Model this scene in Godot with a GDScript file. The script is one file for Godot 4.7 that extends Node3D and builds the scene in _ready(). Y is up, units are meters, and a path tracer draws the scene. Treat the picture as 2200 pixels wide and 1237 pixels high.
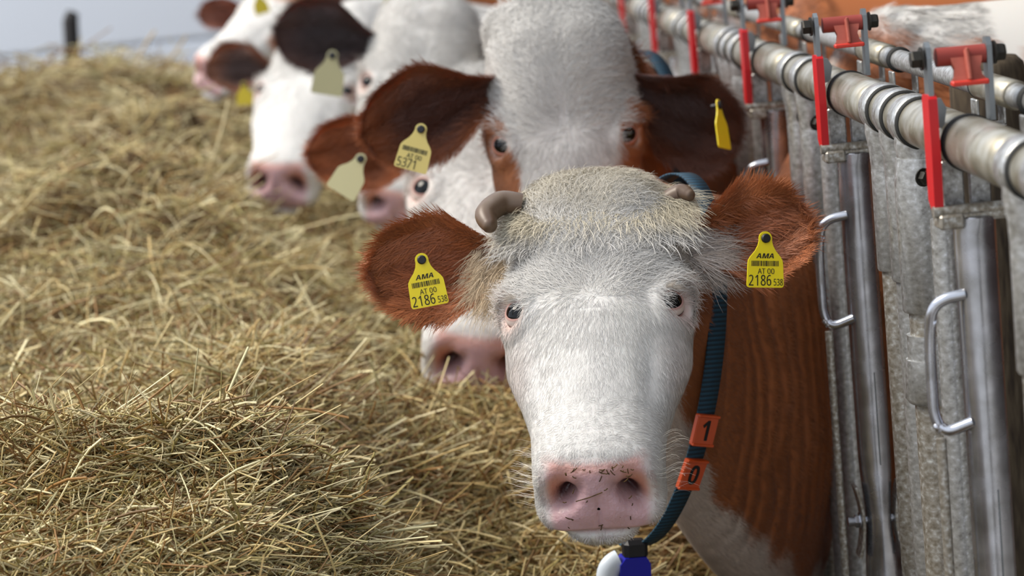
extends Node3D
# A row of cows putting their heads through a tubular feed fence, with a bank of hay before them.
# World: the fence runs along z, the alley with the hay lies at smaller x, y is up, the stall floor is y = 0.

const RAIL := Vector3(0.66, 1.21, 0.0)      # axis of the thick rail
const ROD := Vector3(0.73, 1.255, 0.0)      # axis of the thin rod
const PITCH := 0.745                        # distance from one headlock to the next
const FIRST := -2.88                        # z of the nearest headlock that shows whole

var rng := RandomNumberGenerator.new()
var eye_at := Vector3(0, 1.55, 0)
var names := {}
var M := {}
var tufts := {}

func _ready() -> void:
	rng.seed = 20240
	# ---- camera: long lens, tipped down 8.8 degrees, rolled a little
	var f := 5400.0
	var away := Vector3(-295, 835.5, -f).normalized()
	var down := Vector3(3060, -33820, -f).normalized()
	down = (down - away * down.dot(away)).normalized()
	var zc := -away
	var yc := -down
	var xc := yc.cross(zc)
	var cam := Camera3D.new()
	cam.name = "camera"
	var lens := CameraAttributesPhysical.new()
	lens.frustum_focal_length = 12.0 / (618.5 / f)
	lens.frustum_focus_distance = 3.34
	lens.exposure_aperture = 5.0
	cam.attributes = lens
	add_child(cam)
	cam.transform = Transform3D(Basis(xc, yc, zc).transposed(), eye_at)
	cam.current = true
	# ---- sky, sun, exposure
	var env := Environment.new()
	env.background_mode = Environment.BG_SKY
	var sky := Sky.new()
	var sm := ProceduralSkyMaterial.new()
	sm.sky_top_color = Color(0.87, 0.91, 0.97)
	sm.sky_horizon_color = Color(0.92, 0.94, 0.98)
	sm.ground_horizon_color = Color(0.55, 0.55, 0.53)
	sm.ground_bottom_color = Color(0.42, 0.40, 0.36)
	sm.sky_curve = 0.3
	sky.sky_material = sm
	env.sky = sky
	env.background_energy_multiplier = 1.0
	env.tonemap_mode = Environment.TONE_MAPPER_LINEAR
	env.tonemap_exposure = 1.58
	env.sdfgi_enabled = true
	env.ssao_enabled = true
	env.ssil_enabled = true
	var we := WorldEnvironment.new()
	we.name = "world"
	we.environment = env
	add_child(we)
	var sun := DirectionalLight3D.new()
	sun.name = "hazy_sun"
	sun.light_color = Color(1.0, 0.96, 0.9)
	sun.light_energy = 0.85
	sun.light_angular_distance = 26.0
	sun.shadow_enabled = true
	sun.sky_mode = DirectionalLight3D.SKY_MODE_LIGHT_ONLY
	add_child(sun)
	sun.look_at_from_position(Vector3.ZERO, Vector3(1.55, -1.9, 0.20), Vector3.UP)

	materials()
	setting()
	fence()
	hay()
	herd()

# ------------------------------------------------------------------ helpers: nodes
func numbered(called: String) -> String:
	var n: int = names.get(called, 0)
	names[called] = n + 1
	return called if n == 0 else "%s_%03d" % [called, n]

func tag(o: Node, label := "", category := "", group := "", kind := "") -> void:
	if label: o.set_meta("label", label)
	if category: o.set_meta("category", category)
	if group: o.set_meta("group", group)
	if kind: o.set_meta("kind", kind)

func thing(called: String, at := Vector3.ZERO) -> Node3D:
	var o := Node3D.new()
	o.name = numbered(called)
	add_child(o)
	o.position = at
	return o

func group(called: String, parent: Node, at := Vector3.ZERO) -> Node3D:
	var o := Node3D.new()
	o.name = called
	parent.add_child(o, true)
	o.position = at
	return o

func put(called: String, mesh: Mesh, mat: Material, parent: Node = null, t := Transform3D()) -> MeshInstance3D:
	var o := MeshInstance3D.new()
	o.name = called if parent else numbered(called)
	o.mesh = mesh
	if mat: o.material_override = mat
	(parent if parent else self).add_child(o, true)
	o.transform = t
	return o

func done(st: SurfaceTool) -> ArrayMesh:
	st.generate_normals()
	return st.commit()

func begin() -> SurfaceTool:
	var st := SurfaceTool.new()
	st.begin(Mesh.PRIMITIVE_TRIANGLES)
	return st

# ------------------------------------------------------------------ helpers: shapes
func tri(st: SurfaceTool, a: Vector3, b: Vector3, c: Vector3) -> void:
	st.add_vertex(a); st.add_vertex(b); st.add_vertex(c)

func quad(st: SurfaceTool, a: Vector3, b: Vector3, c: Vector3, d: Vector3) -> void:
	tri(st, a, b, c); tri(st, a, c, d)

func side_of(t: Vector3) -> Vector3:
	var u := Vector3.UP if absf(t.y) < 0.9 else Vector3.RIGHT
	return t.cross(u).normalized()

# a round bar along a path; radii may be one number or one per point
func tube(st: SurfaceTool, pts: Array, radii, sides := 20, capped := true, squash := Vector2.ONE, ref := Vector3.ZERO) -> void:
	var n := pts.size()
	var rings := []
	var s := ref
	for i in n:
		var p: Vector3 = pts[i]
		var t: Vector3 = ((pts[mini(i + 1, n - 1)] as Vector3) - (pts[maxi(i - 1, 0)] as Vector3)).normalized()
		if s == Vector3.ZERO: s = side_of(t)
		s = (s - t * s.dot(t)).normalized()
		var b := t.cross(s)
		var r: float = radii[i] if radii is Array else radii
		var ring := PackedVector3Array()
		for k in sides:
			var a := TAU * k / sides
			ring.append(p + s * cos(a) * r * squash.x + b * sin(a) * r * squash.y)
		rings.append(ring)
	st.set_smooth_group(0)
	for i in n - 1:
		var q: PackedVector3Array = rings[i]
		var w: PackedVector3Array = rings[i + 1]
		for k in sides:
			var l := (k + 1) % sides
			quad(st, q[k], w[k], w[l], q[l])
	if capped:
		st.set_smooth_group(-1)
		for e in [0, n - 1]:
			var ring: PackedVector3Array = rings[e]
			for k in range(1, sides - 1):
				if e == 0: tri(st, ring[0], ring[k], ring[k + 1])
				else: tri(st, ring[0], ring[k + 1], ring[k])
	st.set_smooth_group(0)

# a rounded path: corners replaced by arcs
func rounded(pts: Array, r: float, steps := 6) -> Array:
	var out := [pts[0]]
	for i in range(1, pts.size() - 1):
		var p: Vector3 = pts[i]
		var a: Vector3 = p + ((pts[i - 1] as Vector3) - p).normalized() * r
		var b: Vector3 = p + ((pts[i + 1] as Vector3) - p).normalized() * r
		for k in steps + 1:
			var t := float(k) / steps
			out.append(a.lerp(p, t).lerp(p.lerp(b, t), t))
	out.append(pts[-1])
	return out

# a box with chamfered edges
func box(st: SurfaceTool, c: Vector3, size: Vector3, bevel := 0.002, basis := Basis()) -> void:
	var h := size * 0.5
	var q := h - Vector3.ONE * minf(bevel, minf(h.x, minf(h.y, h.z)) * 0.9)
	st.set_smooth_group(-1)
	var P := func(x: float, y: float, z: float) -> Vector3: return c + basis * Vector3(x, y, z)
	for ax in 3:
		var u := (ax + 1) % 3
		var v := (ax + 2) % 3
		for s in [-1.0, 1.0]:
			var k := []
			for e in [[-1, -1], [1, -1], [1, 1], [-1, 1]]:
				var p := Vector3.ZERO
				p[ax] = s * h[ax]; p[u] = e[0] * q[u]; p[v] = e[1] * q[v]
				k.append(P.call(p.x, p.y, p.z))
			if s > 0: quad(st, k[3], k[2], k[1], k[0])
			else: quad(st, k[0], k[1], k[2], k[3])
		for e in [[-1, -1], [1, -1], [1, 1], [-1, 1]]:
			var a0 := Vector3.ZERO; var a1 := Vector3.ZERO; var b0 := Vector3.ZERO; var b1 := Vector3.ZERO
			a0[ax] = -q[ax]; a0[u] = e[0] * h[u]; a0[v] = e[1] * q[v]
			b0[ax] = -q[ax]; b0[u] = e[0] * q[u]; b0[v] = e[1] * h[v]
			a1 = a0; a1[ax] = q[ax]; b1 = b0; b1[ax] = q[ax]
			var w := [P.call(a0.x, a0.y, a0.z), P.call(a1.x, a1.y, a1.z), P.call(b1.x, b1.y, b1.z), P.call(b0.x, b0.y, b0.z)]
			if e[0] * e[1] > 0: quad(st, w[3], w[2], w[1], w[0])
			else: quad(st, w[0], w[1], w[2], w[3])
	for sx in [-1, 1]:
		for sy in [-1, 1]:
			for sz in [-1, 1]:
				var a: Vector3 = P.call(sx * h.x, sy * q.y, sz * q.z)
				var b: Vector3 = P.call(sx * q.x, sy * h.y, sz * q.z)
				var d: Vector3 = P.call(sx * q.x, sy * q.y, sz * h.z)
				if sx * sy * sz > 0: tri(st, a, d, b)
				else: tri(st, a, b, d)
	st.set_smooth_group(0)

# an outline in the xy plane given a thickness along z, its rim chamfered
func slab(st: SurfaceTool, outline: PackedVector2Array, thick: float, t := Transform3D(), bevel := 0.0006) -> void:
	var n := outline.size()
	var inner := outline
	var shrunk := Geometry2D.offset_polygon(outline, -bevel)
	var ids := Geometry2D.triangulate_polygon(inner)
	var z := thick * 0.5
	st.set_smooth_group(-1)
	for k in range(0, ids.size(), 3):
		var a := inner[ids[k]]; var b := inner[ids[k + 1]]; var c := inner[ids[k + 2]]
		if (b - a).cross(c - a) < 0:
			var sw := b; b = c; c = sw
		tri(st, t * Vector3(a.x, a.y, z), t * Vector3(c.x, c.y, z), t * Vector3(b.x, b.y, z))
		tri(st, t * Vector3(a.x, a.y, -z), t * Vector3(b.x, b.y, -z), t * Vector3(c.x, c.y, -z))
	var turn := 0.0
	for k in n: turn += outline[k].cross(outline[(k + 1) % n])
	for k in n:
		var a := outline[k]; var b := outline[(k + 1) % n]
		if turn < 0:
			var sw := a; a = b; b = sw
		quad(st, t * Vector3(a.x, a.y, -z), t * Vector3(a.x, a.y, z), t * Vector3(b.x, b.y, z), t * Vector3(b.x, b.y, -z))
	st.set_smooth_group(0)

# a hexagon bolt head with a shank collar, along an axis
func bolt(st: SurfaceTool, at: Vector3, axis: Vector3, r := 0.009, h := 0.008) -> void:
	var s := side_of(axis)
	tube(st, [at, at + axis * h * 0.18], r * 1.25, 16, true, Vector2.ONE, s)
	st.set_smooth_group(-1)
	var b := axis.cross(s)
	var lo := []; var mid := []; var hi := []
	for k in 6:
		var a := TAU * k / 6.0
		var d := s * cos(a) + b * sin(a)
		lo.append(at + d * r + axis * h * 0.15); mid.append(at + d * r + axis * h * 0.85); hi.append(at + d * r * 0.86 + axis * h)
	for k in 6:
		var l := (k + 1) % 6
		quad(st, lo[k], mid[k], mid[l], lo[l])
		quad(st, mid[k], hi[k], hi[l], mid[l])
		if k > 0 and k < 5: tri(st, hi[0], hi[l], hi[k])
	st.set_smooth_group(0)

func ellipsoid(st: SurfaceTool, c: Vector3, r: Vector3, basis := Basis(), rows := 12, cols := 20) -> void:
	st.set_smooth_group(0)
	for i in rows:
		for k in cols:
			var p := []
			for e in [[i, k], [i + 1, k], [i + 1, k + 1], [i, k + 1]]:
				var a = PI * e[0] / rows; var o = TAU * e[1] / cols
				p.append(c + basis * Vector3(r.x * sin(a) * cos(o), r.y * cos(a), r.z * sin(a) * sin(o)))
			quad(st, p[0], p[3], p[2], p[1])

# flat raised lettering
func words(called: String, text: String, em: float, at: Vector3, parent: Node, mat: Material, basis := Basis(), font := "Droid Sans", stretch := 1.0, weight := 400) -> MeshInstance3D:
	var tm := TextMesh.new()
	var ft := SystemFont.new()
	ft.font_names = PackedStringArray([font])
	ft.font_weight = weight
	tm.font = ft
	tm.text = text
	tm.font_size = 32
	tm.pixel_size = em / 32.0
	tm.depth = 0.0006
	tm.curve_step = 1.0
	tm.horizontal_alignment = HORIZONTAL_ALIGNMENT_CENTER
	tm.vertical_alignment = VERTICAL_ALIGNMENT_CENTER
	return put(called, tm, mat, parent, Transform3D(basis * Basis.from_scale(Vector3(stretch, 1, 1)), at))

# ------------------------------------------------------------------ materials
func noise(freq: float, seed_: int, ramp: Array, size := 512, fractal := 4, as_normal := 0.0, kind := FastNoiseLite.TYPE_SIMPLEX_SMOOTH) -> NoiseTexture2D:
	var n := FastNoiseLite.new()
	n.noise_type = kind
	n.seed = seed_
	n.frequency = freq
	n.fractal_octaves = fractal
	var t := NoiseTexture2D.new()
	t.width = size; t.height = size
	t.seamless = true
	t.noise = n
	if as_normal > 0.0:
		t.as_normal_map = true
		t.bump_strength = as_normal
	elif ramp.size():
		var g := Gradient.new()
		g.offsets = PackedFloat32Array(ramp.map(func(e): return e[0]))
		g.colors = PackedColorArray(ramp.map(func(e): return e[1]))
		t.color_ramp = g
	return t

func plain(c: Color, rough := 0.6, metal := 0.0) -> StandardMaterial3D:
	var m := StandardMaterial3D.new()
	m.albedo_color = c
	m.roughness = rough
	m.metallic = metal
	return m

func planar(m: StandardMaterial3D, scale: float) -> StandardMaterial3D:
	m.uv1_triplanar = true
	m.uv1_world_triplanar = true
	m.uv1_scale = Vector3.ONE * scale
	return m

func materials() -> void:
	# hot-dip galvanised tube, matt and dusty, with zinc spangle
	var spangle := noise(0.035, 3, [[0.0, Color(0.46, 0.45, 0.43)], [0.35, Color(0.66, 0.66, 0.65)], [0.6, Color(0.72, 0.72, 0.71)], [0.75, Color(0.80, 0.81, 0.82)], [1.0, Color(0.95, 0.96, 0.97)]], 512, 6)
	var rough := noise(0.02, 9, [[0.0, Color(0.26, 0.26, 0.26)], [1.0, Color(0.50, 0.50, 0.50)]], 512, 4)
	var zn := plain(Color(0.98, 0.98, 0.98), 1.0, 0.7)
	zn.albedo_texture = spangle
	zn.roughness_texture = rough
	M.zinc = planar(zn, 5.0)
	var rail := plain(Color(0.97, 0.96, 0.93), 1.0, 0.72)
	rail.albedo_texture = noise(0.012, 5, [[0.0, Color(0.46, 0.44, 0.39)], [0.42, Color(0.63, 0.61, 0.56)], [0.58, Color(0.70, 0.69, 0.66)], [1.0, Color(0.80, 0.80, 0.80)]], 512, 5)
	rail.roughness_texture = rough
	M.rail = planar(rail, 3.0)
	var old := plain(Color(0.97, 0.96, 0.94), 1.0, 0.6)
	old.albedo_texture = noise(0.05, 15, [[0.0, Color(0.40, 0.37, 0.32)], [0.40, Color(0.60, 0.58, 0.54)], [0.62, Color(0.68, 0.67, 0.65)], [0.75, Color(0.78, 0.79, 0.79)], [1.0, Color(0.95, 0.97, 0.97)]], 512, 6)
	old.roughness_texture = rough
	M.old_zinc = planar(old, 4.0)
	# the swinging bars are rubbed bright by the necks of the cows
	var pol := plain(Color(0.86, 0.87, 0.9), 1.0, 0.92)
	pol.albedo_texture = noise(0.02, 6, [[0.0, Color(0.66, 0.65, 0.63)], [0.5, Color(0.82, 0.82, 0.82)], [1.0, Color(0.95, 0.95, 0.96)]], 512, 5)
	pol.roughness_texture = noise(0.014, 19, [[0.0, Color(0.18, 0.18, 0.18)], [0.5, Color(0.25, 0.25, 0.25)], [1.0, Color(0.36, 0.36, 0.36)]], 512, 4)
	M.polished = planar(pol, 2.0)
	M.dark_steel = plain(Color(0.22, 0.21, 0.19), 0.45, 0.7)
	M.seal = plain(Color(0.13, 0.13, 0.12), 0.7, 0.1)
	M.plate = plain(Color(0.55, 0.57, 0.58), 0.42, 0.8)
	M.red = plain(Color(0.74, 0.04, 0.08), 0.38)
	var fade := plain(Color(0.70, 0.36, 0.30), 0.75)
	fade.albedo_texture = noise(0.02, 8, [[0.0, Color(0.75, 0.68, 0.6)], [0.5, Color(0.92, 0.9, 0.88)], [1.0, Color(1, 1, 1)]], 256, 4)
	M.faded_red = planar(fade, 6.0)
	M.pawl_barrel = plain(Color(0.55, 0.20, 0.16), 0.6)
	M.lip_red = plain(Color(0.80, 0.20, 0.13), 0.45)
	M.orange = plain(Color(0.80, 0.30, 0.06), 0.42)
	M.ink = plain(Color(0.05, 0.05, 0.05), 0.7)
	M.blue = plain(Color(0.03, 0.06, 0.62), 0.32)
	M.pale_shell = plain(Color(0.80, 0.84, 0.88), 0.35)
	var tg := plain(Color(0.93, 0.83, 0.06), 0.45)
	tg.subsurf_scatter_enabled = true
	tg.subsurf_scatter_strength = 0.1
	M.tag_new = tg
	M.tag_old = plain(Color(0.83, 0.76, 0.45), 0.6)
	M.tag_pale = plain(Color(0.78, 0.76, 0.58), 0.65)
	M.tag_dull = plain(Color(0.72, 0.64, 0.10), 0.6)
	M.tag_grey = plain(Color(0.64, 0.62, 0.47), 0.65)
	M.stud = plain(Color(0.05, 0.05, 0.07), 0.5)
	M.eye = plain(Color(0.012, 0.010, 0.012), 0.06)
	M.eye.metallic_specular = 0.38
	M.eye_white = plain(Color(0.62, 0.42, 0.40), 0.25)
	var horn := plain(Color(0.50, 0.45, 0.40), 0.42)
	horn.albedo_texture = noise(0.012, 31, [[0.0, Color(0.55, 0.42, 0.32)], [0.5, Color(0.78, 0.7, 0.62)], [1.0, Color(1, 1, 1)]], 256, 3)
	M.horn = planar(horn, 4.0)
	# hide and hair take their colour from the coat, vertex by vertex and tuft by tuft
	var hide := plain(Color.WHITE, 0.72)
	hide.vertex_color_use_as_albedo = true
	hide.subsurf_scatter_enabled = true
	hide.subsurf_scatter_strength = 0.06
	M.hide = hide
	var nose := plain(Color.WHITE, 0.36)
	nose.vertex_color_use_as_albedo = true
	nose.subsurf_scatter_enabled = true
	nose.subsurf_scatter_strength = 0.15
	nose.normal_enabled = true
	nose.normal_texture = noise(0.06, 23, [], 256, 3, 5.0, FastNoiseLite.TYPE_CELLULAR)
	nose.normal_scale = 0.55
	M.nose = planar(nose, 9.0)
	M.nose.uv1_world_triplanar = false
	var hair := plain(Color.WHITE, 0.5)
	hair.vertex_color_use_as_albedo = true
	hair.rim_enabled = true
	hair.rim = 0.2
	hair.backlight_enabled = true
	hair.backlight = Color(0.36, 0.36, 0.36)
	M.hair = hair
	var hayb := plain(Color(0.55, 0.47, 0.29), 0.9)
	hayb.albedo_texture = noise(0.06, 12, [[0.0, Color(0.25, 0.19, 0.09)], [0.5, Color(0.55, 0.47, 0.28)], [1.0, Color(0.8, 0.72, 0.48)]], 512, 5)
	M.hay_base = planar(hayb, 4.0)
	var straw := plain(Color.WHITE, 0.55)
	straw.vertex_color_use_as_albedo = true
	straw.backlight_enabled = true
	straw.backlight = Color(0.18, 0.18, 0.18)
	M.straw = straw
	M.stalk = plain(Color(0.80, 0.76, 0.58), 0.55)
	var web := plain(Color(0.10, 0.28, 0.37), 0.75)
	var rib := GradientTexture2D.new()
	rib.width = 64; rib.height = 64
	var rg := Gradient.new()
	rg.offsets = PackedFloat32Array([0.0, 0.35, 0.6, 1.0])
	rg.colors = PackedColorArray([Color(0.45, 0.45, 0.45), Color(1, 1, 1), Color(0.9, 0.9, 0.9), Color(0.45, 0.45, 0.45)])
	rib.gradient = rg
	web.albedo_texture = rib
	web.uv1_scale = Vector3(150, 1, 1)
	M.webbing = web
	var wood := plain(Color(0.40, 0.37, 0.32), 0.85)
	wood.albedo_texture = noise(0.03, 41, [[0.0, Color(0.35, 0.30, 0.26)], [0.5, Color(0.7, 0.64, 0.56)], [1.0, Color(1, 0.97, 0.9)]], 512, 5)
	wood.uv1_triplanar = true
	wood.uv1_world_triplanar = true
	wood.uv1_scale = Vector3(6, 0.8, 6)
	M.wood = wood
	M.wood_dark = plain(Color(0.16, 0.15, 0.15), 0.8)
	var board := plain(Color(0.38, 0.18, 0.07), 0.75)
	board.albedo_texture = noise(0.02, 43, [[0.0, Color(0.62, 0.52, 0.42)], [1.0, Color(1, 0.95, 0.9)]], 512, 5)
	board.uv1_triplanar = true
	board.uv1_world_triplanar = true
	board.uv1_scale = Vector3(0.5, 6, 0.5)
	M.board = board
	var conc := plain(Color(0.78, 0.79, 0.80), 0.85)
	conc.albedo_texture = noise(0.02, 51, [[0.0, Color(0.7, 0.68, 0.64)], [1.0, Color(1, 1, 1)]], 512, 5)
	M.concrete = planar(conc, 0.8)
	M.panel = plain(Color(0.95, 0.965, 0.98), 0.55)
	M.roof = plain(Color(0.45, 0.40, 0.34), 0.8)

# ------------------------------------------------------------------ the setting
func solid(called: String, c: Vector3, size: Vector3, mat: Material, bevel := 0.01) -> MeshInstance3D:
	var st := begin()
	box(st, Vector3.ZERO, size, bevel)
	var o := put(called, done(st), mat, null, Transform3D(Basis(), c))
	tag(o, "", "", "", "structure")
	return o

func setting() -> void:
	solid("floor", Vector3(0, -0.1, -5), Vector3(14, 0.2, 18), M.concrete)
	var far := solid("wall_back", Vector3(0, 2.3, -13.15), Vector3(14, 5.0, 0.2), M.panel)
	# the far wall is clad with broad pale panels, one above the other
	for k in 9:
		var st := begin()
		box(st, Vector3.ZERO, Vector3(13.8, 0.535, 0.05), 0.012)
		put("panel", done(st), M.panel, far, Transform3D(Basis(), Vector3(0, -2.2 + 0.55 * k, 0.125)))
	var side := solid("wall_right", Vector3(5.1, 1.3, -4.5), Vector3(0.15, 2.6, 17), M.board)
	for k in 9:
		var st := begin()
		box(st, Vector3.ZERO, Vector3(0.03, 0.27, 16.9), 0.008)
		put("plank", done(st), M.board, side, Transform3D(Basis(), Vector3(-0.09, -1.16 + 0.285 * k, 0)))
	solid("ceiling", Vector3(3.2, 2.72, -4.5), Vector3(4.4, 0.16, 17), M.roof)
	var p := solid("trim_1", Vector3(0.925, 1.3, -5.36), Vector3(0.125, 2.6, 0.125), M.wood)
	tag(p, "round grey brown timber column behind the rails")
	var stub := begin()
	tube(stub, [Vector3(0, 0, 0), Vector3(0, 1.20, 0), Vector3(0.01, 1.23, 0), Vector3(0.012, 1.235, 0)], [0.032, 0.030, 0.024, 0.008], 16)
	var dark := put("short_post", done(stub), M.wood_dark, null, Transform3D(Basis(Vector3(0, 0, 1), -0.06), Vector3(-1.27, 0, -9.7)))
	tag(dark, "short dark post whose top shows over the far hay", "post")
	# weathered post that ends just above the rod
	var st := begin()
	var pts := []; var rad := []
	for k in 12:
		var t := k / 11.0
		pts.append(Vector3(0, 1.19 * t, 0)); rad.append(0.058 + 0.003 * sin(t * 9.0))
	pts.append(Vector3(0, 1.205, 0)); rad.append(0.055)
	pts.append(Vector3(0, 1.215, 0)); rad.append(0.045)
	pts.append(Vector3(0, 1.218, 0)); rad.append(0.02)
	tube(st, pts, rad, 24)
	var post := put("timber_post", done(st), M.wood, null, Transform3D(Basis(), Vector3(0.915, 0.012, -3.84)))
	tag(post, "weathered grey timber post with a rounded top behind the rails", "post")

# ------------------------------------------------------------------ the feed fence
func fence() -> void:
	var root := thing("feed_fence")
	tag(root, "galvanised tubular feed fence with red headlock levers", "fence")
	var z0 := FIRST + PITCH * 2.6
	var z1 := -12.9
	# thick rail, its bands, the thin rod and its sleeves
	var st := begin()
	tube(st, [Vector3(RAIL.x, RAIL.y, z0), Vector3(RAIL.x, RAIL.y, z1)], 0.0302, 40)
	put("top_rail", done(st), M.rail, root)
	st = begin()
	tube(st, [Vector3(ROD.x, ROD.y, z0), Vector3(ROD.x, ROD.y, z1)], 0.0145, 28)
	put("control_rod", done(st), M.zinc, root)
	var band := ring_mesh(0.0312, 0.0338, 0.009)
	var strap := strap_mesh()
	var hexs := begin()
	bolt(hexs, Vector3.ZERO, Vector3(0, 0, 1), 0.0095, 0.012)
	var hexm := done(hexs)
	for k in range(-2, 13):
		var z := FIRST - PITCH * k
		headlock(root, z, k, hexm)
		var off := [0.48, 0.385, 0.285, 0.165] if k % 2 == 0 else [0.44, 0.315, 0.0, 0.195]
		if k < 0: off = [0.47, 0.36]
		for e in off.size():
			if off[e] == 0.0: continue
			var zz: float = z - off[e]
			var post := group("post", root, Vector3(RAIL.x, 0, zz))
			var wide: bool = e == 2
			var s2 := begin()
			tube(s2, [Vector3(0, 0.0, 0), Vector3(0, 1.16 if e < 3 else 1.10, 0)], 0.026 if wide else (0.0165 if e == 3 else 0.0205), 24)
			put("tube", done(s2), M.old_zinc if e % 2 == 0 else M.zinc, post)
			if e == 3: continue
			s2 = begin()
			var low := 0.99 if not wide else 0.965
			tube(s2, [Vector3(0, low, 0), Vector3(0, low + 0.003, 0), Vector3(0, 1.13, 0), Vector3(0, 1.165, 0)], [0.0245, 0.026, 0.026, 0.024] if not wide else [0.032, 0.034, 0.034, 0.031], 24)
			put("sleeve", done(s2), M.zinc, post)
			put("clamp", strap, M.zinc, post, Transform3D(Basis(), Vector3(0, RAIL.y, 0)))
			put("seal", band, M.seal, post, Transform3D(Basis(), Vector3(0, RAIL.y, 0.026)))
			put("bolt", hexm, M.dark_steel, post, Transform3D(Basis(Vector3.UP, 0.35), Vector3(-0.004, RAIL.y - 0.068, 0.029 if not wide else 0.034)))
			if wide:
				s2 = begin()
				tube(s2, [Vector3(0, 0.90, 0), Vector3(0, 0.935, 0)], [0.031, 0.031], 24)
				tube(s2, [Vector3(0, 0.845, 0), Vector3(0, 0.853, 0), Vector3(0, 0.903, 0)], [0.032, 0.038, 0.034], 24)
				put("socket", done(s2), M.zinc, post)
	# lower rail near the ground
	st = begin()
	tube(st, [Vector3(RAIL.x + 0.06, 0.36, z0), Vector3(RAIL.x + 0.06, 0.36, z1)], 0.0302, 28)
	put("bottom_rail", done(st), M.zinc, root)

func ring_mesh(r0: float, r1: float, w: float) -> ArrayMesh:
	var st := begin()
	tube(st, [Vector3(0, 0, w / 2), Vector3(0, 0, w / 2 - 0.001), Vector3(0, 0, -w / 2 + 0.001), Vector3(0, 0, -w / 2)], [r0, r1, r1, r0], 40)
	return done(st)

# strap that goes over the rail and narrows to the post below it
func strap_mesh() -> ArrayMesh:
	var st := begin()
	tube(st, [Vector3(0, 0, 0.024), Vector3(0, 0, 0.022), Vector3(0, 0, -0.022), Vector3(0, 0, -0.024)], [0.031, 0.0345, 0.0345, 0.031], 40)
	tube(st, [Vector3(0, -0.012, 0), Vector3(0, -0.03, 0), Vector3(0, -0.055, 0), Vector3(0, -0.09, 0), Vector3(0, -0.115, 0)], [0.030, 0.031, 0.027, 0.0255, 0.0245], 24, true, Vector2(1.0, 1.0))
	return done(st)

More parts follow.
